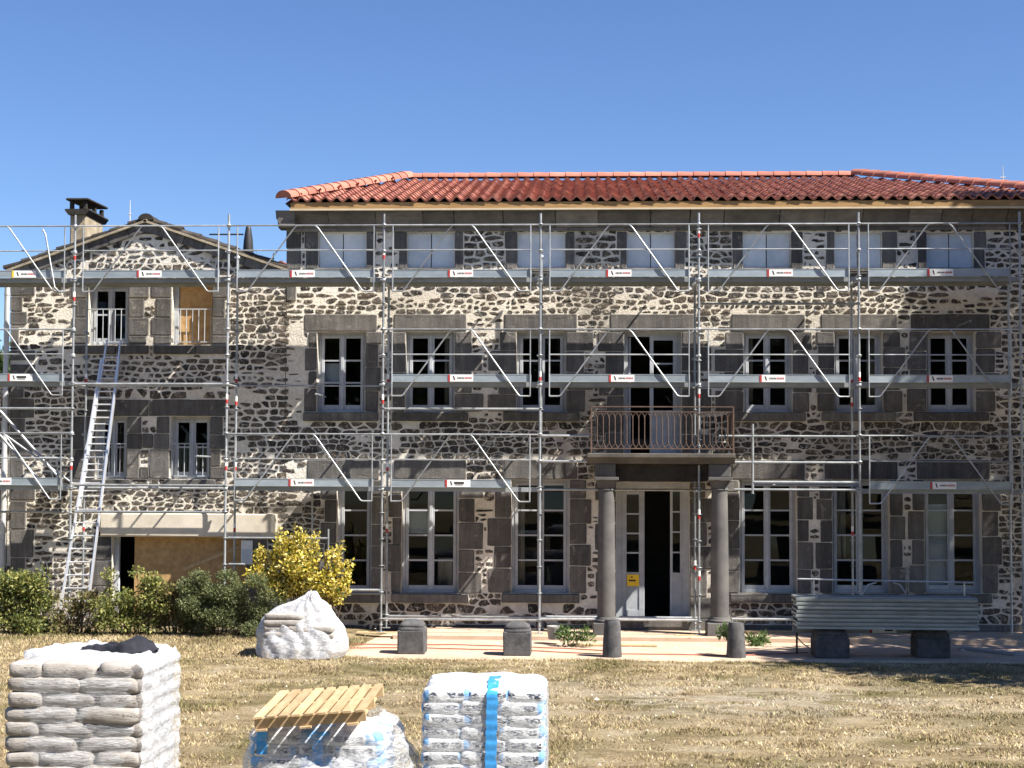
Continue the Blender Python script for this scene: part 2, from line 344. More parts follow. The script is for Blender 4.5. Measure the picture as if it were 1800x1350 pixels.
def lawn_colour(nt, soft=0.0):
    p = pos(nt)
    mp = nt.nodes.new('ShaderNodeMapping'); mp.inputs['Scale'].default_value = (.7, 1.0, 1.0); nt.links.new(p, mp.inputs['Vector'])
    a = ramp(nt, noise_n(nt, 1.5, 8, .75, mp.outputs[0], .5), [(.30, (.14, .108, .068)), (.42, (.29, .23, .142)), (.53, (.41, .335, .215)), (.66, (.50, .435, .32))])
    g = ramp(nt, noise_n(nt, .55, 4, .6, p, .4), [(.46, (0, 0, 0)), (.66, (.85,) * 3)])
    a = mixc(nt, g, a, (.15, .135, .06))
    # worn dusty track across the middle of the lawn
    sp = nt.nodes.new('ShaderNodeSeparateXYZ'); nt.links.new(p, sp.inputs[0])
    def rng_(sock, c0, w):
        q = nt.nodes.new('ShaderNodeMath'); q.operation = 'SUBTRACT'; nt.links.new(sock, q.inputs[0]); q.inputs[1].default_value = c0
        q2 = nt.nodes.new('ShaderNodeMath'); q2.operation = 'ABSOLUTE'; nt.links.new(q.outputs[0], q2.inputs[0])
        q3 = nt.nodes.new('ShaderNodeMapRange'); q3.inputs[1].default_value = w; q3.inputs[2].default_value = w * .2; nt.links.new(q2.outputs[0], q3.inputs[0]); return q3.outputs[0]
    mm = nt.nodes.new('ShaderNodeMath'); mm.operation = 'MULTIPLY'; nt.links.new(rng_(sp.outputs[1], 21.6, 2.6), mm.inputs[0]); nt.links.new(rng_(sp.outputs[0], 2.6, 5.5), mm.inputs[1])
    m2 = nt.nodes.new('ShaderNodeMath'); m2.operation = 'MULTIPLY'; nt.links.new(mm.outputs[0], m2.inputs[0]); nt.links.new(ramp(nt, noise_n(nt, 1.7, 6, .7, mp.outputs[0], 1.0), [(.42, (0, 0, 0)), (.62, (1, 1, 1))]), m2.inputs[1])
    return mixc(nt, m2.outputs[0], a, (.47, .42, .34))
m, nt, b = new_mat('dry_lawn'); c = lawn_colour(nt)
c = mixc(nt, 1.0, c, ramp(nt, noise_n(nt, 26, 6, .8, pos(nt)), [(.35, (.42, .41, .4)), (.65, (1.3, 1.27, 1.22))]), 'MULTIPLY')
nt.links.new(c, b.inputs['Base Color']); b.inputs['Roughness'].default_value = 1; b.inputs['Specular IOR Level'].default_value = .05
bump(nt, b, noise_n(nt, 22, 8, .8, pos(nt)), 1.0, .06); MT['lawn'] = m
m, nt, b = new_mat('dry_grass_blades'); c = lawn_colour(nt)
v = ramp(nt, nt.nodes.new('ShaderNodeNewGeometry').outputs['Random Per Island'], [(0, (.45, .42, .38)), (.45, (1.0, .98, .92)), (.85, (1.45, 1.38, 1.27)), (1, (.75, 1.0, .55))])
nt.links.new(mixc(nt, 1.0, c, v, 'MULTIPLY'), b.inputs['Base Color']); b.inputs['Roughness'].default_value = .8; b.inputs['Specular IOR Level'].default_value = .15; MT['blades'] = m

# ------------------------------------------------------------------ ground
def lawn_z(x, y):
    z = 0.025 * noise.noise(Vector((x * .5, y * .5, 0))) + .012 * noise.noise(Vector((x * 1.9, y * 1.9, 3)))
    k = max(0, min(1, (y - 24.5) / 3.5)); s = max(0, min(1, (-2.6 - x) / 1.2))
    return z * min(1, max(0.0, (60 - abs(y)) / 30)) + .10 * k * k * (3 - 2 * k) * s
xs = [-400, -150, -60, -30] + list(np.arange(-16, 16.01, .4)) + [30, 60, 150, 400]
ys = [-200, -60, -20, 0, 5] + list(np.arange(8, 31, .35)) + [34, 60, 150, 500]
mb = MB(); vs = [(x, y, lawn_z(x, y) if (abs(x) < 20 and 6 < y < 31) else 0) for y in ys for x in xs]; nx = len(xs)
mb.add(vs, [(j * nx + i, j * nx + i + 1, (j + 1) * nx + i + 1, (j + 1) * nx + i) for j in range(len(ys) - 1) for i in range(nx - 1)], 0, True)
structure(mb.build('lawn', MT['lawn'], fix=False))
# sandy forecourt with a ragged front edge, and the low terrace against the wall
random.seed(4)
AX0 = on_ground(588, 1160).x
def apron_edge(x): return 26.05 + .10 * noise.noise(Vector((x * .8, 1, 0))) + .05 * noise.noise(Vector((x * 3.1, 5, 0)))
mb = MB(); n = 120; top = []; bot = []
for i in range(n + 1):
    x = AX0 + (16 - AX0) * i / n
    top.append((x, 31, .042)); bot.append((x, apron_edge(x), .036))
o = bot + top
mb.add(o, [(i, i + 1, n + 2 + i, n + 1 + i) for i in range(n)])
lip = [(v[0], v[1] - .05, -.03) for v in bot]
mb.add(bot + lip, [(i + 1, i, n + 1 + i, n + 2 + i) for i in range(n)])
structure(mb.build('forecourt', MT['concrete'], fix=False))
mb = MB(); mb.box(AX0 + .6, 16, 28.72, 30.4, -.05, .125, 0, .012); structure(mb.build('terrace', MT['concrete']))

# grass blades
def raw_mesh(name, verts, nper, mat, tri=False):
    """verts: (N*nper,3) array, faces of nper corners"""
    nv = len(verts); nf = nv // nper
    me = bpy.data.meshes.new(name); me.vertices.add(nv); me.vertices.foreach_set('co', np.asarray(verts, np.float32).ravel())
    me.loops.add(nv); me.loops.foreach_set('vertex_index', np.arange(nv, dtype=np.int32))
    me.polygons.add(nf); me.polygons.foreach_set('loop_start', np.arange(0, nv, nper, dtype=np.int32)); me.polygons.foreach_set('loop_total', np.full(nf, nper, np.int32))
    me.materials.append(mat); me.update(calc_edges=True); return me
rng = np.random.default_rng(7)
def blades(n, x0, x1, y0, y1, hmin, hmax, keep):
    x = rng.uniform(x0, x1, n); y = y0 + (y1 - y0) * rng.uniform(0, 1, n) ** .8
    k = np.array([keep(a, c) for a, c in zip(x, y)]); x, y = x[k], y[k]; n = len(x)
    z = np.array([lawn_z(a, c) for a, c in zip(x, y)])
    ang = rng.uniform(0, 6.283, n); h = rng.uniform(hmin, hmax, n); lean = rng.uniform(.3, 1.6, n) * h; la = rng.uniform(0, 6.283, n); w = rng.uniform(.004, .011, n)
    c, s = np.cos(ang) * w, np.sin(ang) * w
    a = np.stack([x - c, y - s, z - .005], 1); b_ = np.stack([x + c, y + s, z - .005], 1); t = np.stack([x + np.cos(la) * lean, y + np.sin(la) * lean, z + h], 1)
    return np.stack([a, b_, t], 1).reshape(-1, 3)
def clump(a, c): return noise.noise(Vector((a * 1.3, c * 2.2, 7))) + .5 * noise.noise(Vector((a * 4, c * 5, 2))) + random.uniform(-.3, .3) > .0 + .35 * max(0, 1 - abs(c - 21.6) / 2.0) * max(0, 1 - abs(a - 2.6) / 5)
def keep_l(a, c): return (c < apron_edge(a) - .02 or a < AX0 + random.uniform(-.2, .2)) and clump(a, c)
g1 = blades(260000, -10.5, 11.5, 15.5, 26.3, .008, .046, keep_l)
g2 = blades(26000, -10.5, AX0 + .5, 25.5, 28.8, .015, .07, lambda a, c: c < apron_edge(a) or a < AX0 + random.uniform(-.1, .3))
g3 = blades(6000, AX0 - .3, 12, 25.7, 26.25, .015, .055, lambda a, c: c < apron_edge(a) + random.uniform(-.25, .06))
g4 = blades(25000, -6, 7, 11.5, 15.5, .012, .05, lambda a, c: True)
# looser tufts standing out of the mown grass
tc = rng.uniform((-10, 16), (11, 26), (5200, 2)); tc = np.array([t_ for t_ in tc if keep_l(t_[0], t_[1])])
nb = 14; tx = np.repeat(tc[:, 0], nb) + rng.normal(0, .022, len(tc) * nb); ty = np.repeat(tc[:, 1], nb) + rng.normal(0, .022, len(tc) * nb); tz = np.array([lawn_z(a, c) for a, c in zip(tx, ty)])
hh = rng.uniform(.02, .055, len(tx)); la = rng.uniform(0, 6.283, len(tx)); le = hh * rng.uniform(.3, 1.1, len(tx)); an = rng.uniform(0, 6.283, len(tx)); cw, sw = np.cos(an) * .006, np.sin(an) * .006
g5 = np.stack([np.stack([tx - cw, ty - sw, tz], 1), np.stack([tx + cw, ty + sw, tz], 1), np.stack([tx + np.cos(la) * le, ty + np.sin(la) * le, tz + hh], 1)], 1).reshape(-1, 3)
# crumbs of mortar and stone left on the lawn
mb = MB(); r_ = random.Random(12)
for k in range(900):
    x_, y_ = r_.uniform(-9, 10), r_.uniform(16, 29.9)
    if y_ > 26 and x_ < AX0: continue
    s_ = r_.uniform(.006, .022) * (1.0 if k % 30 else 2.2); z_ = lawn_z(x_, y_) if y_ < 26 else (.04 if y_ < 28.7 else .127)
    vs = [(x_ + s_ * math.cos(q) * r_.uniform(.7, 1.2), y_ + s_ * math.sin(q) * r_.uniform(.7, 1.2), z_) for q in [1.2566 * i for i in range(5)]] + [(x_ + r_.uniform(-.3, .3) * s_, y_, z_ + s_ * r_.uniform(.5, .9))]
    mb.add(vs, [(i, (i + 1) % 5, 5) for i in range(5)])
tag(mb.build('mortar_crumbs', MT['render']), 'scattered crumbs of mortar and stone on lawn and forecourt', 'debris', kind='stuff')
g1 = np.concatenate([g1, g5])
o = link('grass', raw_mesh('grass', np.concatenate([g1, g2, g3, g4]), 3, MT['blades'])); tag(o, 'short dry yellow grass on the lawn', 'grass', kind='stuff')
# ------------------------------------------------------------------ masonry tools
def open_wall(mb, x0, x1, z0, z1, holes, y=YW, depth=.32, mi=0):
    """front face with rectangular openings and their reveals"""
    X = sorted({x0, x1} | {h[0] for h in holes} | {h[2] for h in holes}); Z = sorted({z0, z1} | {h[1] for h in holes} | {h[3] for h in holes})
    X = [v for v in X if x0 <= v <= x1]; Z = [v for v in Z if z0 <= v <= z1]
    for j in range(len(Z) - 1):
        zc = (Z[j] + Z[j + 1]) / 2; run = None
        for i in range(len(X)):
            solid = i < len(X) - 1 and not any(h[0] < (X[i] + X[i + 1]) / 2 < h[2] and h[1] < zc < h[3] for h in holes)
            if solid and run is None: run = X[i]
            if not solid and run is not None:
                mb.add([(run, y, Z[j]), (X[i], y, Z[j]), (X[i], y, Z[j + 1]), (run, y, Z[j + 1])], [(0, 1, 2, 3)], mi); run = None
    for a, c, b_, d in holes:
        q = y + depth
        mb.add([(a, y, c), (a, q, c), (a, q, d), (a, y, d)], [(0, 1, 2, 3)], mi); mb.add([(b_, y, c), (b_, y, d), (b_, q, d), (b_, q, c)], [(0, 1, 2, 3)], mi)
        mb.add([(a, y, d), (a, q, d), (b_, q, d), (b_, y, d)], [(0, 1, 2, 3)], mi); mb.add([(a, y, c), (b_, y, c), (b_, q, c), (a, q, c)], [(0, 1, 2, 3)], mi)

def rubble_cells(x0, x1, z0, z1, obst, hr=(.075, .175), wr=(1.0, 3.2), limit=None):
    """rows of stones in what the openings and dressed blocks leave free"""
    cells = []; z = z0
    while z < z1 - .05:
        h = min(random.uniform(*hr), z1 - z)
        if z1 - z - h < .06: h = z1 - z
        ob = [o for o in obst if o[1] < z + h - .012 and o[3] > z + .012 and o[2] > x0 and o[0] < x1]
        X = sorted({x0, x1} | {max(x0, o[0]) for o in ob} | {min(x1, o[2]) for o in ob}); spans = []
        for a, b_ in zip(X, X[1:]):
            if b_ - a < .004: continue
            c = (a + b_) / 2; free = [(z, z + h)]
            for o in ob:
                if o[0] < c < o[2]:
                    nf = []
                    for lo, hi in free:
                        if o[1] > lo: nf.append((lo, min(hi, o[1])))
                        if o[3] < hi: nf.append((max(lo, o[3]), hi))
                    free = [q for q in nf if q[1] - q[0] > .004]
            if not free: continue
            q = max(free, key=lambda t: t[1] - t[0])
            if q[1] - q[0] < .055: continue
            if spans and abs(spans[-1][1] - a) < .005 and abs(spans[-1][2] - q[0]) < .03 and abs(spans[-1][3] - q[1]) < .03: spans[-1][1] = b_
            else: spans.append([a, b_, q[0], q[1]])
        for a, b_, lo, hi in spans:
            x = a
            while x < b_ - .05:
                w = (hi - lo) * random.uniform(*wr) if random.random() < .8 else (hi - lo) * random.uniform(.6, 1.1)
                w = max(.09, min(w, .62))
                if b_ - x - w < .08: w = b_ - x
                if hi - lo > .17 and random.random() < .22:
                    t = lo + (hi - lo) * random.uniform(.35, .65); cells += [(x, x + w, lo, t, b_ - a), (x, x + w, t, hi, b_ - a)]
                else: cells.append((x, x + w, lo, hi, b_ - a))
                x += w
        z += h
    if limit: cells = [c for c in cells if limit(c)]
    return cells
AN = 2.3                                   # stones are this much longer than high
def clip_poly(P, nx, nz, d):
    """keep the side nx*x + nz*z <= d"""
    out = []
    for i in range(len(P)):
        p, q = P[i], P[(i + 1) % len(P)]; a = nx * p[0] + nz * p[1] - d; c = nx * q[0] + nz * q[1] - d
        if a <= 0: out.append(p)
        if (a < 0 < c) or (c < 0 < a):
            t = a / (a - c); out.append((p[0] + (q[0] - p[0]) * t, p[1] + (q[1] - p[1]) * t))
    return out
def stone_polys(cells, obst, gapf):
    """irregular outlines: a Voronoi cell round each jittered stone centre, cut back from openings and dressed blocks"""
    pts = []
    for c in cells:
        w, h = c[1] - c[0], c[3] - c[2]
        pts.append(((c[0] + c[1]) / 2 + random.uniform(-.18, .18) * w, (c[2] + c[3]) / 2 + random.uniform(-.22, .22) * h + .03 * math.sin((c[0] + c[1]) * 1.1 + c[2] * 3)))
    G_ = {}; S_ = .45
    for i, p in enumerate(pts): G_.setdefault((int(p[0] // S_), int(p[1] // S_)), []).append(i)
    OG = {}
    for o in obst:
        for gx in range(int((o[0] - .3) // S_), int((o[2] + .3) // S_) + 1):
            for gz in range(int((o[1] - .3) // S_), int((o[3] + .3) // S_) + 1): OG.setdefault((gx, gz), []).append(o)
    out = []
    for i, (px, pz) in enumerate(pts):
        c = cells[i]; nz_ = noise.noise(Vector((c[0] * .55, c[2] * .9, 31))); g = gapf(c) * (1 + .9 * max(0, nz_) - .45 * max(0, -nz_ - .1)); w, h = c[1] - c[0], c[3] - c[2]
        mx, mz = max(w, .16) * .72, max(h, .09) * .85
        P = [(px - mx, pz - mz), (px + mx, pz - mz), (px + mx, pz + mz), (px - mx, pz + mz)]
        gx, gz = int(px // S_), int(pz // S_)
        for ax in (-1, 0, 1):
            for az in (-1, 0, 1):
                for j in G_.get((gx + ax, gz + az), ()):
                    if j == i: continue
                    qx, qz = pts[j]; dx, dz = (qx - px) / AN ** 2, qz - pz; L = math.hypot(dx, dz)
                    if L < 1e-5: continue
                    nx, nz = dx / L, dz / L; d = nx * (px + qx) / 2 + nz * (pz + qz) / 2 - g
                    if len(P) > 2: P = clip_poly(P, nx, nz, d)
        bad = False
        for o in OG.get((gx, gz), ()):
            opts = ((o[0] - px, 1, 0, o[0]), (px - o[2], -1, 0, -o[2]), (o[1] - pz, 0, 1, o[1]), (pz - o[3], 0, -1, -o[3]))
            m_, nx, nz, d = max(opts)
            if m_ < .02: bad = True; break
            if len(P) > 2: P = clip_poly(P, nx, nz, d - g * .8)
        if bad or len(P) < 3: continue
        A_ = .5 * abs(sum(P[k][0] * P[(k + 1) % len(P)][1] - P[(k + 1) % len(P)][0] * P[k][1] for k in range(len(P))))
        if A_ > .0016: out.append((A_, P, c))
    return sorted(out, key=lambda t: -t[0])
def stone_mb(P, proud, y=YW, mb=None, worn=.45):
    n0 = len(P); cx, cz = sum(p[0] for p in P) / n0, sum(p[1] for p in P) / n0
    # chip the corners and roughen the long edges
    ring = []
    for k in range(n0):
        p, q, o = P[k], P[(k + 1) % n0], P[k - 1]; lq = math.hypot(q[0] - p[0], q[1] - p[1]); lo = math.hypot(o[0] - p[0], o[1] - p[1])
        if lq < .012: continue
        t0, t1 = random.uniform(.08, worn) * .5, random.uniform(.08, worn) * .5
        ring.append((p[0] + (o[0] - p[0]) * t0, p[1] + (o[1] - p[1]) * t0)); ring.append((p[0] + (q[0] - p[0]) * t1, p[1] + (q[1] - p[1]) * t1))
        if lq > .10: t = random.uniform(.4, .6); j = random.uniform(-.010, .008); ring.append((p[0] + (q[0] - p[0]) * t - (q[1] - p[1]) / lq * j, p[1] + (q[1] - p[1]) * t + (q[0] - p[0]) / lq * j))
    n = len(ring)
    if n < 3: return None
    mb = mb or MB(); ins = random.uniform(.80, .93); tx, tz = random.uniform(-.5, .5), random.uniform(-.5, .5)
    B = [(x, y + .03, z) for x, z in ring]; Mi = [(x, y - proud * .4, z) for x, z in ring]
    F = [(cx + (x - cx) * ins, y - proud * (1 + tx * (x - cx) * 3 + tz * (z - cz) * 5) + random.uniform(-.004, .003), cz + (z - cz) * ins) for x, z in ring]
    C = [(cx + random.uniform(-.02, .02), y - proud * random.uniform(1.0, 1.5) - .002, cz + random.uniform(-.012, .012))]
    fs = [(k, (k + 1) % n, n + (k + 1) % n, n + k) for k in range(n)] + [(n + k, n + (k + 1) % n, 2 * n + (k + 1) % n, 2 * n + k) for k in range(n)]
    fs += [(2 * n + k, 2 * n + (k + 1) % n, 3 * n) for k in range(n)]
    mb.add(B + Mi + F + C, fs); return mb
def lay_rubble(cells, parent, gapf, obst, proud=(.002, .015), keep=300, y=YW):
    rest = MB(); k = 0
    for A_, P, c in stone_polys(cells, obst, gapf):
        nz_ = noise.noise(Vector((c[0] * .55, c[2] * .9, 31)))
        if random.random() < (.30 if c[4] < .5 else .04 + .75 * max(0, nz_ - .12)): continue          # lost under the pointing
        pr = random.uniform(*proud); worn = .9 if (c[4] < .5 or random.random() < .25) else .5
        if k < keep:
            s = stone_mb(P, pr, y, None, worn)
            if s: build_c(s, 'stone', MT['rubble'], parent); k += 1
        else: stone_mb(P, pr, y, rest, worn)
    if rest.v: o = rest.build('rubble_stones', MT['rubble'], parent); o['kind'] = 'stuff'
def block(parent, name, r, proud=.022, mat='dressed', bev=.012, y=YW, back=.10, gap=.007):
    """one dressed stone with chipped corners and a slightly hollow face"""
    x0, z0, x1, z1 = r
    if x1 - x0 < .05 or z1 - z0 < .04: return
    x0 += gap; x1 -= gap; z0 += gap; z1 -= gap; w, h = x1 - x0, z1 - z0; md = min(w, h); ring = []; J = lambda s=.006: random.uniform(-s, s)
    for (ax, az, bx_, bz_) in ((x0, z0, x1, z0), (x1, z0, x1, z1), (x1, z1, x0, z1), (x0, z1, x0, z0)):
        L = math.hypot(bx_ - ax, bz_ - az); c = min(.4 * md, random.choice((.008, .012, .02, .045)))
        m_ = max(1, int(L / .22)); ts = [c / L] + [i / m_ + J(.05) for i in range(1, m_)] + [1 - min(.4 * md, random.choice((.008, .012, .02))) / L]
        for i, t in enumerate(ts): ring.append((ax + (bx_ - ax) * t + J(.005), az + (bz_ - az) * t + J(.005)))
    n = len(ring); cx, cz = (x0 + x1) / 2, (z0 + z1) / 2; pr = proud + J(.006); mb = MB(); e = .014
    B = [(x, y + back, z) for x, z in ring]; Mi = [(x, y - pr * .5, z) for x, z in ring]
    F = [(x + (e if x < cx else -e) * min(1, abs(x - cx) / (w / 2)), y - pr + J(.002), z + (e if z < cz else -e) * min(1, abs(z - cz) / (h / 2))) for x, z in ring]
    I = [(cx + (x - cx) * .55, y - pr + .003 + J(.003), cz + (z - cz) * .55) for x, z in ring]
    fs = []
    for a in range(3): fs += [(a * n + k, a * n + (k + 1) % n, (a + 1) * n + (k + 1) % n, (a + 1) * n + k) for k in range(n)]
    fs.append(tuple(range(3 * n, 4 * n))); mb.add(B + Mi + F + I, fs)
    return build_c(mb, name, MT[mat], parent)

def window(house, r, rows, cols=(1, 1), recess=.20, y=YW, lean=None, ajar=0.0, lower=None):
    """painted casement: frame > sash, glazing_bar, pane"""
    x0, z0, x1, z1 = r; y0 = y + recess; fw = .055
    f = MB(); f.box(x0, x0 + fw, y0, y0 + .07, z0, z1, 0, .006); f.box(x1 - fw, x1, y0, y0 + .07, z0, z1, 0, .006)
    f.box(x0 + fw, x1 - fw, y0, y0 + .07, z1 - fw, z1, 0, .006); f.box(x0 + fw, x1 - fw, y0 - .03, y0 + .07, z0, z0 + .06, 0, .008)
    W = f.build('window', MT['paint'], house)
    a, b_ = x0 + fw, x1 - fw; lo, hi = z0 + .06, z1 - fw; nl = len(cols); lw = (b_ - a) / nl; st = .062
    for i in range(nl):
        u0, u1 = a + i * lw + .003, a + (i + 1) * lw - .003; s = MB(); ys = y0 - .012
        s.box(u0, u0 + st, ys, ys + .05, lo, hi, 0, .005); s.box(u1 - st, u1, ys, ys + .05, lo, hi, 0, .005)
        s.box(u0 + st, u1 - st, ys, ys + .05, hi - st, hi, 0, .005); s.box(u0 + st, u1 - st, ys, ys + .05, lo, lo + .085, 0, .005)
        if nl == 2 and i == 0: s.box(u1 - .03, u1 + .03, ys - .018, ys - .001, lo, hi, 0, .005)
        sash = s.build('sash', MT['paint'], W)
        gz0, gz1 = lo + .085, hi - st; ph = (gz1 - gz0) / rows; pw = (u1 - u0 - 2 * st) / cols[i]
        for k in range(1, rows):
            g = MB(); g.box(u0 + st, u1 - st, ys + .006, ys + .044, gz0 + k * ph - .016, gz0 + k * ph + .016); g.build('glazing_bar', MT['paint'], W)
        for k in range(rows):
            for c in range(cols[i]):
                p = MB(); tx, tz = random.uniform(-.006, .006), random.uniform(-.006, .006)
                p0, p1 = u0 + st + c * pw, u0 + st + (c + 1) * pw; yy = ys + .026
                p.add([(p0, yy - tx - tz, gz0 + k * ph), (p1, yy + tx - tz, gz0 + k * ph), (p1, yy + tx + tz, gz0 + (k + 1) * ph), (p0, yy - tx + tz, gz0 + (k + 1) * ph)], [(0, 1, 2, 3)])
                p.build('pane', MT['glass'], W, fix=False)
    return W
def jambs(wall, r, left, right, hs=.42, obst=None, top=None, phase=0):
    """alternating long and short blocks either side of an opening; left/right = (short, long) widths"""
    x0, z0, x1, z1 = r
    for side, (s_, l_) in ((-1, left), (1, right)):
        z = z0; k = phase + (side > 0)
        while z < z1 - .01:
            h = min(hs * random.uniform(.85, 1.2), z1 - z)
            if z1 - z - h < .14: h = z1 - z
            w = (s_ if k % 2 else l_) * random.uniform(.93, 1.07)
            b_ = (x0 - w, z, x0, z + h) if side < 0 else (x1, z, x1 + w, z + h)
            block(wall, 'jamb_stone', b_); obst.append(b_); z += h; k += 1

# ------------------------------------------------------------------ main house
random.seed(11)
XL = at(503, 600, YW).x; XR = at(1880, 600, YW).x; ZT = at(1150, 366, YW - .3).z
house = thing('stone_house', (XL, YW, 0), 'long dark lava stone house with red tiled hip roof, being repointed behind scaffolding', 'house')
HOLES = []; OB = []
attic = [(560, 644), (716, 799), (909.5, 994), (1102, 1186), (1306, 1390), (1467, 1550), (1629, 1711)]
first = [(557, 642), (713, 799), (908, 995), (1097, 1198), (1307, 1393), (1467, 1552), (1629, 1715)]
ground_w = [(592, 653), (706, 806), (899, 1001), (1083, 1212), (1300, 1401), (1463, 1564), (1625, 1726)]
A = [rect(a, 409, b_, 471) for a, b_ in attic]
F1 = [rect(a, 583, b_, 724 if i != 3 else 801) for i, (a, b_) in enumerate(first)]
G = [rect(a, 843 if i != 3 else 848, b_, 1043 if i != 3 else 1087) for i, (a, b_) in enumerate(ground_w)]
HOLES = A + F1 + G
mb = MB(); open_wall(mb, XL, XR, -.05, ZT, HOLES)
wall = mb.build('wall', MT['mortar'], house, fix=False)
OB = [h for h in HOLES]
def dressed(name, px, **k):
    r = rect(*px); OB.append(r); return block(wall, name, r, **k)
# attic jambs (two blocks a side), leaving the small rubble patches of the photograph
patch = [(533, 534), (665, 692), (820, 882), (1012, 1082), (1212, 1283), (1413, 1447), (1577, 1609), (1733, 1792)]
for i, (a, b_) in enumerate(attic):
    l, r_ = patch[i][1] + 2, patch[i + 1][0] - 2
    for y0, y1, d in ((407, 438, 0), (438, 474, 3)):
        dressed('jamb_stone', (l + random.uniform(-4, 4) + d, y0, a, y1)); dressed('jamb_stone', (b_, y0, r_ + random.uniform(-4, 4) - d, y1))
    dressed('sill', (a - 10, 471, b_ + 10, 479), proud=.07)
for y0, y1 in ((398, 437), (437, 474)): dressed('quoin', (503, y0, 530, y1))
for y0, y1, w in ((474, 500, 24), (500, 530, 18)): dressed('quoin', (503, y0, 503 + w, y1))
z_ = .1; k_ = 0
while z_ < at(1100, 400, YW).z - .1:
    h_ = random.uniform(.32, .46); w_ = (.62, .36)[k_ % 2]; r_q = (XR - w_, z_, XR, min(z_ + h_, at(1100, 398, YW).z)); OB.append(r_q); block(wall, 'quoin', r_q); z_ += h_; k_ += 1
# first floor
lint1 = [(535, 663), (692, 820), (886, 1015), (1072, 1220), (1285, 1415), (1443, 1577), (1600, 1740)]
for i, (a, b_) in enumerate(lint1): dressed('lintel', (a, 552, b_, 583))
S = 1 / 89.0
gapL = [50 * S, 71 * S, 109 * S, 102 * S, 109 * S, 74 * S, 77 * S, 60 * S]
for i, r in enumerate(F1):
    gl_, gr = (.55, .71, 1.2, 1.13, 1.2, .82, .86)[i], (.71, 1.2, 1.13, 1.2, .82, .86, 1.0)[i]
    lw = (min(.36, gl_ / 2 - .09), min(.58, gl_ / 2 - .03)); rw = (min(.36, gr / 2 - .09), min(.58, gr / 2 - .03))
    jambs(wall, r, (min(lw), max(lw)), (min(rw), max(rw)), .40, OB, phase=i % 2)
    if i != 3: dressed('sill', (first[i][0] - 24, 724, first[i][1] + 24, 741), proud=.09)
# ground floor
for i, (a, b_) in enumerate(ground_w):
    if i == 3: continue
    dressed('lintel', (a - 14 - (38 if i == 0 else 0), 808, b_ + 14, 843))
    dressed('sill', (a - 18, 1043, b_ + 18, 1060), proud=.08)
for i, r in enumerate(G):
    gl_, gr = (.7, .60, 1.05, .92, 1.0, .70, .69)[i], (.60, 1.05, .92, 1.0, .70, .69, .8)[i]
    jambs(wall, r, (min(.34, gl_ / 2 - .10), min(.52, gl_ / 2 - .03)), (min(.34, gr / 2 - .10), min(.52, gr / 2 - .03)), .47, OB, phase=i % 2)
dressed('lintel', (1062, 818, 1236, 848))
for k in range(9): dressed('footing_stone', (500 + k * 150 + (k % 2) * 12, 1098, 640 + k * 150 + (k % 2) * 12, 1112), proud=.06)
cells = rubble_cells(XL, XR, .10, at(1100, 397, YW).z, OB)
def gap_main(c):
    old = noise.noise(Vector((c[0] * .35, c[2] * .5, 4)))
    low = 1.0 if (c[0] < at(540, 700, YW).x and at(500, 745, YW).z < c[2] < at(500, 600, YW).z) else 0.0
    if at(900, 815, YW).z < c[2] < at(900, 742, YW).z: return random.uniform(.008, .016)
    if c[2] > at(900, 600, YW).z: return random.uniform(.014, .026) + (.006 if c[4] < .5 else 0)
    return random.uniform(.010, .021) + .010 * max(0, old) + .020 * low + (.008 if c[4] < .5 else 0)
lay_rubble(cells, wall, gap_main, OB)
# frieze and cornice: separate blocks with dark joints
zc = [at(1150, y, YW - .2).z for y in (397, 381, 369)]
x = XL - .02; k = 0
while x < XR:
    w = random.uniform(.95, 1.25); x1 = min(XR, x + w)
    mb = MB(); y0 = YW - .06; mb.box(x + .006, x1 - .006, y0, YW + .2, at(1150, 406, YW).z, zc[0], 0, .01); build_c(mb, 'frieze_block', MT['cornice'], wall); x = x1
XC = at(485, 372, YW - .3).x; x = XC
while x < XR:
    w = random.uniform(.55, 1.1); x1 = min(XR, x + w)
    pr = [(YW + .2, zc[0]), (YW - .07, zc[0]), (YW - .10, zc[0] + .03), (YW - .17, zc[1] - .02), (YW - .23, zc[1] + .03), (YW - .29, zc[1] + .05), (YW - .30, zc[2]), (YW + .2, zc[2])]
    mb = MB(); mb.prism(pr, 'x', x + random.uniform(.003, .01), x1 - random.uniform(.003, .012))
    mb.v = [(v[0], v[1] + random.uniform(-.012, .012), v[2] + random.uniform(-.006, .006)) for v in mb.v]
    build_c(mb, 'cornice_block', MT['cornice'], wall); x = x1
# return of the cornice down the left side of the house
pr = [(XL + .2, zc[0]), (XL - .07, zc[0]), (XL - .17, zc[1] - .02), (XC - .0, zc[1] + .05), (XC - .01, zc[2]), (XL + .2, zc[2])]
for k in range(8):
    mb = MB(); mb.prism(pr, 'y', YW - .30 + k * 1.2 if k == 0 else YW - .32 + k * 1.2, YW - .33 + (k + 1) * 1.2); build_c(mb, 'cornice_block', MT['cornice'], wall)
# body behind the facade
DEP = 10.5
mb = MB(); mb.box(XL, XL + .45, YW + .02, YW + DEP, 0, ZT); mb.build('side_wall', MT['side_wall'], house)
mb = MB(); mb.box(XR - .45, XR, YW + .02, YW + DEP, 0, ZT); mb.build('side_wall', MT['side_wall'], house)
mb = MB(); mb.box(XL + .45, XR - .45, YW + DEP - .45, YW + DEP, 0, ZT); mb.build('rear_wall', MT['side_wall'], house)
for zf in (.10, at(900, 770, YW).z, at(900, 500, YW).z):
    mb = MB(); mb.box(XL + .46, XR - .46, YW + .33, YW + DEP - .46, zf - .15, zf); mb.build('floor', MT['interior'], house)
mb = MB(); mb.box(XL + .46, XR - .46, YW + 4.2, YW + 4.4, .11, ZT - .1); mb.build('inner_wall', MT['interior'], house)
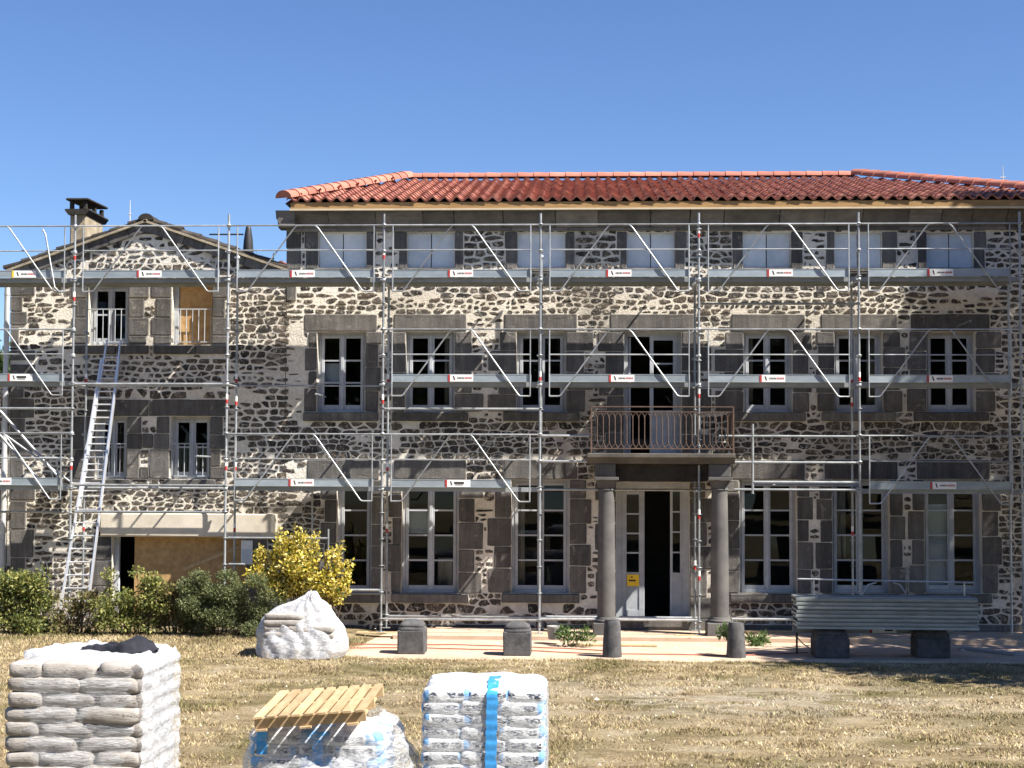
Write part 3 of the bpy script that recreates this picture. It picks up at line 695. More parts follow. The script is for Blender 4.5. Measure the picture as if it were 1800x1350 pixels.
# windows
for i, r in enumerate(F1):
    if i != 3: window(house, r, 3)
for i, r in enumerate(G):
    if i == 0: window(house, r, 4, (1,))
    elif i != 3: window(house, r, 4)
for r in A:
    xm = (r[0] + r[2]) / 2
    for a, b_ in ((r[0], xm - .004), (xm + .004, r[2])):
        mb = MB(); mb.box(a + .005, b_ - .005, YW + .10, YW + .13, r[1] + .02, r[3], 0, .004); mb.build('shutter_panel', MT['panel'], house)
# pale panels standing in for lighter panes, and curtains, behind a few windows
def hanging(r, u0, u1, v0, v1, mat, name, y=.34, waves=0):
    x0, z0, x1, z1 = r; a, b_ = x0 + (x1 - x0) * u0, x0 + (x1 - x0) * u1; lo, hi = z0 + (z1 - z0) * v0, z0 + (z1 - z0) * v1; mb = MB(); n = 16
    vs = [(a + (b_ - a) * i / n, YW + y + (.02 * math.sin(i * 1.9) if waves else 0), z) for z in (lo, hi) for i in range(n + 1)]
    vs += [(v[0], v[1] + .012, v[2]) for v in vs]; k = n + 1
    mb.add(vs, [(i, i + 1, k + i + 1, k + i) for i in range(n)] + [(2 * k + i + 1, 2 * k + i, 3 * k + i, 3 * k + i + 1) for i in range(n)] + [(i + 1, i, 2 * k + i, 2 * k + i + 1) for i in range(n)], 0, bool(waves)); mb.build(name, MT[mat], house, fix=False)
hanging(G[6], .06, .46, .06, .78, 'panel', 'pale_pane_panel'); hanging(G[1], .08, .44, .52, .74, 'panel', 'pale_pane_panel'); hanging(F1[0], .1, .48, .36, .62, 'panel', 'pale_pane_panel')  # the first floor panel imitates a reflection in the second pane
hanging(G[1], .60, .92, .05, .30, 'curtain', 'curtain', .5, 1); hanging(G[2], .06, .22, .05, .9, 'curtain', 'curtain', .42, 1); hanging(F1[1], .76, .94, .05, .95, 'curtain', 'curtain', .42, 1); hanging(F1[4], .06, .24, .05, .95, 'curtain', 'curtain', .42, 1); hanging(F1[5], .74, .94, .05, .95, 'curtain', 'curtain', .42, 1); hanging(G[5], .06, .3, .3, .9, 'curtain', 'curtain', .45, 1)
# attic dark behind panels is closed by the floor; balcony door: left leaf open, right leaf glazed over a panel
r = F1[3]; x0, z0, x1, z1 = r; yd = YW + .2
mb = MB(); mb.box(x0, x0 + .08, yd, yd + .08, z0, z1); mb.box(x1 - .08, x1, yd, yd + .08, z0, z1); mb.box(x0 + .08, x1 - .08, yd, yd + .08, z1 - .08, z1)
bd = mb.build('balcony_door', MT['paint'], house)
def glazed_leaf(parent, a, b_, lo, hi, y, rows, panel_h, st=.075, name='door_leaf'):
    s = MB(); s.box(a, a + st, y, y + .045, lo, hi, 0, .005); s.box(b_ - st, b_, y, y + .045, lo, hi, 0, .005)
    s.box(a + st, b_ - st, y, y + .045, hi - st, hi); s.box(a + st, b_ - st, y, y + .045, lo, lo + .12); s.box(a + st, b_ - st, y, y + .045, lo + panel_h, lo + panel_h + .08)
    s.box(a + st, b_ - st, y + .016, y + .03, lo + .12, lo + panel_h)
    L = s.build(name, MT['paint'], parent); g0, g1 = lo + panel_h + .08, hi - st; ph = (g1 - g0) / rows
    for k in range(1, rows):
        g = MB(); g.box(a + st, b_ - st, y + .006, y + .04, g0 + k * ph - .015, g0 + k * ph + .015); g.build('glazing_bar', MT['paint'], parent)
    for k in range(rows):
        p = MB(); t = random.uniform(-.004, .004)
        p.add([(a + st, y + .022 - t, g0 + k * ph), (b_ - st, y + .022 + t, g0 + k * ph), (b_ - st, y + .022 + t, g0 + (k + 1) * ph), (a + st, y + .022 - t, g0 + (k + 1) * ph)], [(0, 1, 2, 3)]); p.build('pane', MT['glass'], parent, fix=False)
xm = at(1142, 700, YW + .2).x
glazed_leaf(bd, xm, x1 - .08, z0 + .02, z1 - .08, yd - .01, 3, .80)
# open left leaf, swung inwards (seen edge on)
mb = MB(); mb.box(x0 + .09, x0 + .14, yd + .08, yd + .52, z0 + .02, z1 - .09, 0, .006); mb.build('open_leaf', MT['paint'], bd)
# entrance door with side lights
r = G[3]; x0, z0, x1, z1 = r
mb = MB(); mb.box(x0, x0 + .10, yd, yd + .09, z0, z1); mb.box(x1 - .12, x1, yd, yd + .09, z0, z1); mb.box(x0 + .10, x1 - .12, yd, yd + .09, z1 - .13, z1)
ed = mb.build('entrance_door', MT['paint'], house)
xa, xb, xc = at(1133, 950, yd).x, at(1178, 950, yd).x, at(1197, 950, yd).x
glazed_leaf(ed, x0 + .10, xa, z0 + .02, z1 - .13, yd + .01, 4, .78, .11)
glazed_leaf(ed, xb, x1 - .12, z0 + .02, z1 - .13, yd + .01, 4, .78, .05)
mb = MB(); mb.box(x0 + .22, xa - .11, yd - .006, yd + .004, at(1108, 1030, yd).z, at(1108, 1010, yd).z)
nz = at(1108, 1022, yd).z; mb.box(x0 + .255, xa - .17, yd - .008, yd - .0062, nz, nz + .035, 1); mb.box(x0 + .30, x0 + .33, yd - .008, yd - .0062, nz + .07, nz + .10, 1)
mb.build('yellow_notice', [MT['yellow'], MT['ink']], ed)
mb = MB(); mb.box(at(1040, 1090, 30).x, at(1250, 1090, 30).x, YW - .32, YW + .22, .12, z0, 0, .012); mb.build('doorstep', MT['dressed'], house)

# roof: eave, fascia, tiles
ZE = at(1150, 351, YW - .37).z; YE = YW - .37
XEL = at(504, 347, YE).x; XER = at(1925, 347, YE).x; YRG = YW + DEP / 2
RL, RR = at(718, 318, YRG), at(1503, 315, YRG); ZR = (RL.z + RR.z) / 2
slope_dir = Vector((0, YRG - YE, ZR - ZE)); LS = slope_dir.length; slope_dir.normalize(); nrm = Vector((0, -slope_dir.z, slope_dir.y))
mb = MB(); YB = 2 * YRG - YE
P = [(XEL, YE, ZE), (XER, YE, ZE), (RR.x, YRG, ZR), (RL.x, YRG, ZR), (XEL, YB, ZE), (XER, YB, ZE)]
P = [(p[0], p[1], p[2] - .05) for p in P]; Q = [(p[0], p[1], p[2] - .02) for p in P]
mb.add(P, [(0, 1, 2, 3), (1, 5, 2), (5, 4, 3, 2), (4, 0, 3)]); mb.add([Q[0], Q[1], Q[5], Q[4]], [(3, 2, 1, 0)])
mb.add([P[0], P[1], P[5], P[4], Q[0], Q[1], Q[5], Q[4]], [(0, 1, 5, 4), (1, 2, 6, 5), (2, 3, 7, 6), (3, 0, 4, 7)])
roof = mb.build('roof', MT['dark_tile'], house, fix=False)
mb = MB(); mb.box(XEL + .08, XER, YE - .004, YE + .03, at(1150, 366, YE + .07).z, ZE - .03); mb.build('fascia_board', MT['fascia'], roof)
mb = MB(); mb.box(XEL + .06, XER, YE - .02, YE + .05, at(1150, 369, YE + .07).z, at(1150, 366, YE + .07).z - .002); mb.build('fascia_trim', MT['fascia_trim'], roof)
mb = MB(); mb.box(XEL + .08, XEL + .11, YE + .11, YB, at(1150, 366, YE + .07).z, ZE - .06); mb.build('fascia_board', MT['fascia'], roof)
# one S-shaped tile: local u across, v up the slope, w out
TW, TL = .236, .345
def tile_mesh():
    mb = MB(); prof = []
    for k in range(9):
        t = k / 8; prof.append((t * TW * 1.04, .050 * math.sin(t * 2 * math.pi) if t < .5 else .030 * math.sin(t * 2 * math.pi)))
    L2 = TL * 1.12; vs = []
    for v, lift in ((0, .038), (L2, .002)):
        for u, w in prof: vs.append((u - TW / 2, v, w + lift + .01))
    for u, w in prof: vs.append((u - TW / 2, 0, w + .006))
    n = 9
    mb.add(vs, [(k, k + 1, n + k + 1, n + k) for k in range(8)], 0, True); mb.add(vs[:n] + vs[2 * n:], [(k + 1, k, n + k, n + k + 1) for k in range(8)], 0, False)
    return mb
tm = tile_mesh(); tmesh = tm.mesh('roof_tile', MT['tile'], fix=False)
Rm = Matrix((Vector((1, 0, 0)), slope_dir, nrm)).transposed()
rows = int(LS / TL); rest = MB(); cnt = 0
for j in range(rows + 1):
    s = -.035 + j * TL; f = min(1, max(0, s / LS)); xl = XEL + (RL.x - XEL) * f; xr = XER + (RR.x - XER) * f
    i0 = 0; x = XEL + TW / 2
    while x < XER:
        if xl - .02 < x < xr + .02 and s < LS - .15:
            p = Vector((x + random.uniform(-.006, .006), YE, ZE)) + slope_dir * (s + random.uniform(-.012, .012)) + nrm * random.uniform(-.003, .008)
            rz = random.uniform(-.02, .02)
            if cnt < 300 and x < at(1815, 340, YE).x:
                o = link('roof_tile', tmesh, roof, p); o.rotation_euler = (Rm @ Matrix.Rotation(rz, 3, 'Z')).to_euler(); cnt += 1
            else:
                R2 = Rm @ Matrix.Rotation(rz, 3, 'Z'); rest.add([p + R2 @ Vector(v) for v in tm.v], tm.f, 0, True)
        x += TW
o = rest.build('roof_tiles', MT['tile'], roof, fix=False); o['kind'] = 'stuff'
# hip slope on the left: tiles as well (seen only from the side)
hd = Vector((RL.x - XEL, 0, ZR - ZE)); LH = hd.length; hd.normalize(); hn = Vector((-hd.z, 0, hd.x)); R3 = Matrix((Vector((0, -1, 0)), hd, hn)).transposed(); rest = MB()
for j in range(int(LH / TL)):
    s = -.06 + j * TL; f = max(0, s / LH); y = YE + (YRG - YE) * f + .38
    while y < YB + (YRG - YB) * f:
        p = Vector((XEL, y, ZE)) + hd * s; rest.add([p + R3 @ Vector(v) for v in tm.v], tm.f, 0, True); y += TW
o = rest.build('hip_tiles', MT['tile'], roof, fix=False); o['kind'] = 'stuff'
def ridge_run(a, b_, n, r=.13, lift=.03, mat='ridge'):
    a, b_ = Vector(a), Vector(b_); d = (b_ - a); L = d.length; d.normalize(); sx = d.cross(Vector((0, 0, 1))).normalized(); up = sx.cross(d); st = L / n
    for k in range(n):
        mb = MB(); vs = []
        for t, rr in ((-.02, r * 1.06), (st * 1.05, r * .92)):
            for q in range(9):
                an = math.pi * q / 8; vs.append(a + d * (k * st + t) + sx * (math.cos(an) * rr) + up * (math.sin(an) * rr * .85 + lift - .03))
        mb.add(vs, [(q, q + 1, 9 + q + 1, 9 + q) for q in range(8)], 0, True); mb.add(vs[:9], [tuple(range(9))]); 
        o = build_c(mb, 'ridge_tile', MT[mat], roof)
ridge_run((XEL - .05, YE - .03, ZE + .06), (RL.x, YRG, ZR + .10), 16, .17)
ridge_run((XER, YE - .02, ZE + .06), (RR.x, YRG, ZR + .10), 18, .17)
ridge_run((RL.x, YRG, ZR + .07), (RR.x, YRG, ZR + .07), 28, .14)
# balcony on two columns
YB0 = 28.83
x0, x1 = at(1033, 797, YB0).x, at(1293, 797, YB0).x; zt = at(1160, 797, YB0).z
zb1, zb2 = at(1160, 805, YB0).z, at(1160, 815, YB0).z
mb = MB(); mb.prism([(YW - .04, zb2), (YB0 + .14, zb2), (YB0 + .10, zb1 - .02), (YB0 + .03, zb1), (YB0, zb1 + .015), (YB0, zt - .01), (YB0 + .015, zt), (YW - .04, zt)], 'x', x0, x1)
balc = mb.build('balcony', MT['cornice'], house)
# beam blocks from wall to column, dark timber soffit between
for a, b_ in ((1046, 1082), (1246, 1284)):
    p0, p1 = at(a, 825, YB0 + .2).x, at(b_, 825, YB0 + .2).x
    mb = MB(); mb.box(p0, p1, YB0 + .15, YW - .05, at(1160, 838, YB0 + .2).z, zb2 - .004, 0, .012); mb.build('side_beam', MT['column'], balc)
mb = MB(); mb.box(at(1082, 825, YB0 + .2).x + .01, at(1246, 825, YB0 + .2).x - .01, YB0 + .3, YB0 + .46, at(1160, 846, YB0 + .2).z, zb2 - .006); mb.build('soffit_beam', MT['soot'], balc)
zr = at(1160, 714, YB0 + .06).z; zl = zt + .09; yr = YB0 + .07
xa, xb = x0 + .07, x1 - .03
mb = MB(); mb.box(xa, xb, yr - .016, yr + .016, zr - .02, zr); mb.build('top_rail', MT['rust'], balc)
mb = MB(); mb.box(xa, xb, yr - .012, yr + .012, zr - .115, zr - .098); mb.build('mid_rail', MT['rust'], balc)
mb = MB(); mb.box(xa, xb, yr - .012, yr + .012, zl - .01, zl + .012); mb.build('bottom_rail', MT['rust'], balc)
for X in (xa, xb):
    mb = MB(); mb.box(X - .014, X + .014, yr - .014, yr + .014, zt, zr - .021); mb.build('post', MT['rust'], balc)
nb = 23
def baluster(px, py, dx, dy):
    m_ = MB(); zA, zB = zl + .013, zr - .117; r = .009
    m_.tube([(px, py, zA + .10), (px, py, zB - .10)], r, 6)
    for s in (-1, 1):
        m_.tube([(px, py, zA + .11), (px + s * dx * .3, py + s * dy * .3, zA + .06), (px + s * dx, py + s * dy, zA)], r * .85, 5); m_.tube([(px, py, zB - .11), (px + s * dx * .3, py + s * dy * .3, zB - .05), (px + s * dx, py + s * dy, zB)], r * .85, 5)
    m_.lathe((px, py, zA + .09), [(.010, 0), (.017, .012), (.010, .03)], 6)
    return m_
for k in range(1, nb + 1):
    px = xa + (xb - xa) * k / (nb + 1); baluster(px, yr, (xb - xa) / (nb + 1) / 2, 0).build('baluster', MT['rust'], balc)
for X in (xa, xb):
    mb = MB(); mb.box(X - .012, X + .012, yr + .02, YW - .03, zr - .02, zr); mb.box(X - .01, X + .01, yr + .02, YW - .03, zr - .115, zr - .098); mb.box(X - .01, X + .01, yr + .02, YW - .03, zl - .01, zl + .012); mb.build('side_rail', MT['rust'], balc)
    for k in range(1, 13):
        py = yr + (YW - .05 - yr) * k / 13; baluster(X, py, 0, (YW - yr) / 26).build('baluster', MT['rust'], balc)
# columns
for a, b_, cx in ((1043, 1091, 1066), (1241, 1288, 1265)):
    yc = YB0 + .33; X = at(cx, 960, yc).x; zc0, zc1 = at(cx, 1084, yc).z, at(cx, 862, yc).z
    H = zc1 - zc0; prof = [(.172, 0)] + [(.172 - .022 * (t ** 1.6), H * t) for t in (.1, .3, .5, .7, .85, 1)]
    mb = MB(); mb.lathe((X, yc, zc0), prof, 28); cl = mb.build('column', MT['column'], house)
    mb = MB(); mb.lathe((X, yc, zc0 - .10), [(.215, 0), (.235, .025), (.215, .055), (.19, .065), (.20, .085), (.175, .099)], 28); mb.build('base_moulding', MT['column'], cl)
    mb = MB(); mb.box(X - .255, X + .255, yc - .255, yc + .255, 0.02, zc0 - .101, 0, .015); mb.build('plinth', MT['column'], cl)
    zt2 = at(cx, 838, yc).z
    mb = MB(); mb.lathe((X, yc, zc1 + .001), [(.165, 0), (.175, .02), (.155, .03), (.16, .05), (.205, zt2 - zc1 - .07)], 28); mb.box(X - .225, X + .225, yc - .225, yc + .225, zt2 - .065, zt2 - .005, 0, .006); mb.build('capital', MT['column'], cl)
# iron lightning rod on the roof
p = at(1763, 328, YRG - 2); mb = MB(); mb.tube([p, p + Vector((0, 0, .46))], .016, 6, r2=.006); mb.tube([p + Vector((-.06, 0, .2)), p + Vector((.06, 0, .2))], .012, 6)
ro = mb.build('lightning_rod', MT['zinc']); tag(ro, 'thin lightning rod on the red tiled roof', 'lightning rod')
# ------------------------------------------------------------------ gabled wing on the left
random.seed(23)
WX0 = at(18, 650, YW).x; WX1 = XL - .012; ZG = at(258, 472, YW).z; AP = at(258, 388, YW)
wing = thing('gabled_wing', (WX0, YW, 0), 'lower gabled stone wing with blackened tile roof joined to the long house', 'house')
W1 = [rect(155, 500, 226, 606), rect(302, 500, 373, 606)]
W2 = [rect(168, 732, 223, 842), rect(298, 732, 370, 842)]
WD = [rect(196, 944, 432, 1106)]
mb = MB(); open_wall(mb, WX0, WX1, -.05, ZG, W1 + W2 + WD)
mb.add([(WX0, YW, ZG), (WX1, YW, ZG), (AP.x, YW, AP.z)], [(0, 1, 2)])
wwall = mb.build('wall', MT['mortar'], wing, fix=False)
OB = W1 + W2 + WD
def dressed_w(name, px, **k):
    r = rect(*px); OB.append(r); return block(wwall, name, r, **k)
# upper windows
for a in ((130, 155), (226, 258), (270, 302), (373, 400)):
    w = a
    for y0, y1, d in ((500, 524, 5), (524, 558, -4), (558, 590, 4), (590, 606, 0)):
        l, r_ = w
        if a[1] in (155, 302): l = l - d
        else: r_ = r_ + d
        dressed_w('jamb_stone', (l, y0, r_, y1))
for a in ((130, 205), (205, 262), (270, 345), (345, 402)): dressed_w('string_course', (a[0], 607, a[1], 623), proud=.07)
for y0, y1, w in ((498, 520, 44), (520, 548, 22), (548, 572, 30), (572, 610, 16), (616, 634, 44), (640, 668, 44), (668, 700, 24), (700, 735, 42), (735, 770, 26), (770, 802, 40), (802, 840, 24), (840, 880, 44), (880, 930, 28), (930, 980, 42), (980, 1040, 26), (1040, 1100, 40)):
    dressed_w('quoin', (18, y0, 18 + w, y1))
# lower windows in a broad dressed surround
for px in ((150, 702, 262, 732), (262, 702, 400, 732)): dressed_w('lintel', px, proud=.03)
for px in ((128, 732, 168, 790), (128, 790, 168, 842), (223, 732, 249, 762), (223, 762, 250, 790), (275, 732, 298, 762), (270, 762, 298, 790), (223, 790, 246, 842), (263, 790, 298, 842), (370, 732, 392, 765), (370, 765, 400, 790), (370, 790, 388, 820), (370, 820, 398, 842), (250, 762, 270, 788), (246, 820, 263, 842)):
    dressed_w('jamb_stone', px, proud=.03)
for px in ((160, 842, 232, 853), (290, 842, 380, 853)): dressed_w('sill', px, proud=.08)
# rendered lintel beam over the wide opening
r = rect(178, 903, 487, 943); OB.append(r)
mb = MB(); mb.box(r[0], r[2], YW - .10, YW + .1, r[1], r[3], 0, .02); mb.v = [(v[0] + random.uniform(-.01, .01), v[1] + random.uniform(-.01, .01), v[2] + random.uniform(-.012, .012)) for v in mb.v]
mb.build('lintel_beam', MT['render'], wwall)
for px in ((165, 943, 196, 985), (158, 985, 196, 1030), (168, 1030, 196, 1106), (432, 943, 470, 990), (432, 990, 486, 1050), (432, 1050, 468, 1106), (487, 905, 520, 945)):
    if px[0] < 480: dressed_w('jamb_stone', px)
# raking stones under the verge
gl_ = (AP - Vector((WX0, YW, ZG))); gr = (Vector((WX1, YW, ZG)) - AP)
def under_gable(c):
    xm = (c[0] + c[1]) / 2
    lim = ZG + (AP.z - ZG) * (1 - abs(xm - AP.x) / ((WX1 - WX0) / 2))
    return c[3] < lim - .20
cells = rubble_cells(WX0 + .02, WX1, .10, ZG, OB) + rubble_cells(WX0, WX1, ZG, AP.z, [], (.10, .2), (.8, 1.8), under_gable)
lay_rubble(cells, wwall, lambda c: random.uniform(.012, .024) + (.012 if c[2] > ZG else 0) + .010 * max(0, noise.noise(Vector((c[0] * .4, c[2] * .5, 9)))), OB)
for side, (A0, B0) in ((-1, (Vector((WX0 - .05, YW, ZG - .02)), AP)), (1, (Vector((WX1 + .02, YW, ZG - .02)), AP))):
    d = B0 - A0; L = d.length; u = d.normalized(); nn = Vector((-u.z, 0, u.x)) * (1 if u.x > 0 else -1); n = 7
    for k in range(n):
        mb = MB(); c = A0 + u * (L * (k + .5) / n) - nn * .13; mb.obox(c + Vector((0, .02, 0)), u * (L / n / 2 - .006), Vector((0, .09, 0)), nn * .085); mb.v = [(v[0], v[1] + random.uniform(-.008, .008), v[2]) for v in mb.v]
        build_c(mb, 'raking_stone', MT['dressed'], wwall)
    mb = MB(); mb.obox((A0 + B0) / 2 - nn * .022 + Vector((0, .0, 0)), u * (L / 2 + .03), Vector((0, .13, 0)), nn * .022); mb.build('verge_mortar', MT['chimney'], wwall)
# body
WDEP = 9.0
mb = MB(); mb.box(WX0, WX0 + .4, YW + .02, YW + WDEP, 0, ZG - .02); mb.build('side_wall', MT['side_wall'], wing)
mb = MB(); mb.box(WX0 + .4, WX1 - .02, YW + WDEP - .4, YW + WDEP, 0, ZG - .02); mb.build('rear_wall', MT['side_wall'], wing)
for zf in (.10, at(300, 870, YW).z, at(300, 650, YW).z, ZG - .05):
    mb = MB(); mb.box(WX0 + .41, WX1 - .02, YW + .33, YW + WDEP - .41, zf - .15, zf); mb.build('floor', MT['interior'], wing)
mb = MB(); mb.box(WX0 + .41, WX1 - .02, YW + 3.4, YW + 3.6, .11, ZG - .21); mb.build('inner_wall', MT['interior'], wing)
# windows and their bars
window(wing, W1[0], 2); window(wing, W2[0], 2); window(wing, W2[1], 2)
r = W1[1]; mb = MB(); mb.box(r[0] + .10, r[2], YW + .22, YW + .25, r[1] + .02, r[3]); mb.build('boarded_panel', MT['board'], wing)
mb = MB(); mb.box(r[0], r[0] + .095, YW + .18, YW + .25, r[1], r[3], 0, .006); mb.build('frame_post', MT['paint'], wing)
def guard(r, ztop, n, name='window_guard'):
    mb = MB(); yb = YW + .05; mb.box(r[0] + .01, r[2] - .01, yb - .008, yb + .008, ztop - .02, ztop)
    g = mb.build(name, MT['paint'], wing); mb = MB(); mb.box(r[0] + .01, r[2] - .01, yb - .008, yb + .008, r[1] + .05, r[1] + .07); mb.build('bottom_rail', MT['paint'], g)
    for k in range(n):
        x = r[0] + .04 + (r[2] - r[0] - .08) * k / (n - 1); b_ = MB(); b_.tube([(x, yb, r[1] + .068), (x, yb, ztop - .018)], .009, 6); b_.build('bar', MT['paint'], g)
guard(W1[0], at(190, 542, YW).z, 7); guard(W1[1], at(338, 542, YW).z, 7)
guard(W2[0], at(195, 779, YW).z, 6); guard(W2[1], at(334, 779, YW).z, 7)
# wide opening: dark gap, ochre board with brace, a sheet of paper
r = WD[0]; xg = at(238, 1000, YW + .25).x
mb = MB(); mb.box(xg, r[2], YW + .18, YW + .22, r[1], r[3]); bp = mb.build('boarded_panel', MT['board'], wing)
mb = MB(); mb.box(r[0], r[0] + .10, YW + .16, YW + .24, r[1], r[3], 0, .006); mb.build('frame_post', MT['paint'], wing)
a, b_ = at(320, 1002, YW + .17), at(424, 960, YW + .17); mb = MB(); mb.obox((a + b_) / 2, (b_ - a) / 2, Vector((0, .012, 0)), Vector((0, 0, .03))); mb.build('brace_batten', MT['pallet'], bp)
c = rect(424, 950, 444, 992, YW - .06); mb = MB(); mb.box(c[0], c[2], YW - .075, YW - .055, c[1], c[3], 0); mb.box(c[0] + .02, c[2] - .02, YW - .078, YW - .0752, c[1] + .02, c[1] + .3, 1); mb.build('notice_sheet', [MT['sticker'], MT['panel']], wing)
# roof: stepped dark tile courses on both slopes, running back
YR1 = YW + WDEP; half = (WX1 - WX0) / 2
mb = MB(); OV = .10
for (ex, n_) in ((WX0 - .12, -1), (WX1 + .05, 1)):
    zz = ZG - .02 - .05
    mb.add([(ex, YW - .02, zz), (AP.x, YW - .02, AP.z - .01), (AP.x, YR1, AP.z - .01), (ex, YR1, zz), (ex, YW - .02, zz - .06), (AP.x, YW - .02, AP.z - .07), (AP.x, YR1, AP.z - .07), (ex, YR1, zz - .06)], [(0, 1, 2, 3), (4, 7, 6, 5), (0, 4, 5, 1), (3, 2, 6, 7), (0, 3, 7, 4)])
wroof = mb.build('roof', MT['dark_tile'], wing)
for ex in (WX0 - .16, WX1 + .02):
    E0 = Vector((ex, 0, ZG - .03)); T0 = Vector((AP.x, 0, AP.z + .02)); d = T0 - E0; L = d.length; u = d.normalized(); nn = Vector((-u.z, 0, u.x)) * (1 if u.x > 0 else -1); nc = 8
    for k in range(nc):
        c0 = E0 + u * (L * k / nc); c1 = E0 + u * (L * (k + 1) / nc + .06)
        y = YW - .06
        while y < YR1:
            tw = .24 if y < YW + 2.4 else 2.2
            mb = MB(); a0, a1 = c0 + nn * .045, c1 + nn * .006
            j = random.uniform(-.012, .012)
            ys = [y + tw * t for t in (0, .18, .5, .82, 1)]; hz = [0, .045, .06, .045, 0]
            vs = []
            for yy, hh in zip(ys, hz): vs += [Vector((a0.x, yy, a0.z)) + nn * (hh + j) + u * j, Vector((a1.x, yy, a1.z)) + nn * (hh + j)]
            vs += [Vector((a0.x, yy, a0.z)) - nn * .03 + u * j for yy in (ys[0], ys[-1])] + [Vector((a1.x, yy, a1.z)) - nn * .03 for yy in (ys[0], ys[-1])]
            mb.add(vs, [(2 * q, 2 * q + 2, 2 * q + 3, 2 * q + 1) for q in range(4)] + [(0, 2, 4, 6, 8, 11, 10), (0, 1, 12, 10), (9, 8, 11, 13), (1, 3, 5, 7, 9, 13, 12), (10, 11, 13, 12)])
            build_c(mb, 'roof_tile', MT['dark_tile'], wroof); y += tw + .004
for k in range(9):
    y0 = YW - .08 + k * .42 if k < 8 else YW + 3.28; y1 = YW - .08 + (k + 1) * .42 + .03 if k < 8 else YR1
    mb = MB(); vs = []
    for y, rr in ((y0, .16), (y1, .145)):
        for q in range(9): an = math.pi * q / 8; vs.append((AP.x + math.cos(an) * rr, y, AP.z + .01 + math.sin(an) * rr * .8))
    mb.add(vs, [(q, q + 1, 10 + q, 9 + q) for q in range(8)], 0, True); mb.add(vs[:9], [tuple(range(9))]); build_c(mb, 'ridge_tile', MT['dark_tile'], wroof)
# chimney behind the left slope
YC = YW + 1.0; cw0, cw1 = at(123, 400, YC).x, at(151, 400, YC).x; cd_ = 1.15; zt_ = at(137, 374, YC).z; zb_ = at(137, 450, YC).z - .3
mb = MB(); mb.box(cw0, cw1, YC, YC + cd_, zb_, zt_, 0, .02); mb.v = [(v[0] + random.uniform(-.008, .008), v[1], v[2]) for v in mb.v]
ch = mb.build('chimney', MT['chimney'], wroof)
mb = MB(); mb.prism([(cw0 - .02, zt_ - .05), (cw1 + .02, zt_ - .05), (cw1 + .09, zt_ + .04), (cw1 + .085, zt_ + .07), (cw0 - .085, zt_ + .07), (cw0 - .09, zt_ + .04)], 'y', YC - .08, YC + cd_ + .08)
# sub-parts of the chimney would be a fourth level, so its head hangs on the roof
mb.build('chimney_ledge', MT['soot'], wroof)
for X in (cw0 - .01, cw1 - .07):
    for Y in (YC - .02, YC + cd_ * .5, YC + cd_ - .08):
        mb = MB(); mb.box(X, X + .08, Y, Y + .09, zt_ + .071, zt_ + .25, 0, .012); mb.build('chimney_pier', MT['soot'], wroof)
mb = MB(); mb.box(cw0 - .07, cw1 + .07, YC - .09, YC + cd_ + .1, zt_ + .25, zt_ + .30, 0, .015); mb.v = [(v[0], v[1], v[2] + .03 * (v[1] - YC)) for v in mb.v]; mb.build('chimney_cap', MT['soot'], wroof)
# lightning rod, dark cowl with stay bar, gutter pipe
p = at(228, 400, YW + 3.5); mb = MB(); mb.tube([p, p + Vector((0, 0, .62))], .022, 6, r2=.008); mb.tube([p + Vector((-.05, 0, .30)), p + Vector((.05, 0, .30))], .012, 6)
tag(mb.build('lightning_rod', MT['zinc']), 'thin lightning rod rising behind the gable of the wing', 'lightning rod')
YQ = YW + 3.0; p0, p1 = at(436, 455, YQ), at(434, 399, YQ); hh = p1.z - p0.z
mb = MB(); rp = [(.13, -.5), (.125, 0), (.115, hh * .3), (.10, hh * .6), (.065, hh * .93), (.055, hh), (.02, hh + .03)]
mb.lathe((p0.x, YQ, p0.z), rp, 9); ck = thing('vent_cowl', (p0.x, YQ, p0.z - .5), 'dark tapering metal cowl rising behind the right slope of the wing roof', 'cowl')
mb.build('cowl_body', MT['dark_metal'], ck)
mb = MB(); mb.tube([at(368, 412, YQ), at(428, 412, YQ)], .018, 6); mb.build('stay_bar', MT['dark_metal'], ck)
xp = at(12, 560, YW - .12).x
mb = MB(); mb.tube([(xp, YW - .12, .1), (xp, YW - .12, at(12, 500, YW).z)], .055, 10); dp = mb.build('downpipe', MT['zinc'], wing)
for y in (520, 575, 700, 900):
    z = at(12, y, YW).z; mb = MB(); mb.lathe((xp, YW - .12, z), [(.062, 0), (.062, .04)], 12); mb.build('pipe_collar', MT['zinc'], dp)
# low red roof seen in the gap between wing and house
rr0 = at(468, 463, YW + 4.5); mb = MB()
a = at(462, 470, YW + 4); mb2 = thing('rear_outhouse', (a.x, YW + 4, a.z - 1), 'small red tiled roof in the gap between wing and main house', 'roof')
mb.prism([(a.x - .25, a.z - .55), (XL - .1, a.z - .55), (XL - .1, a.z + .12), (a.x - .25, a.z - .06)], 'y', YW + 4, YW + 7); mb.build('gable_end', MT['side_wall'], mb2)
for k in range(3):
    q = at(472 + k * 11, 468, YW + 3.95); mb = MB(); mb.tube([(q.x, YW + 3.9, q.z - .05 + k * .05), (q.x, YW + 6.8, q.z + .1 + k * .05)], .075, 8); mb.build('roof_tile', MT['tile'], mb2)

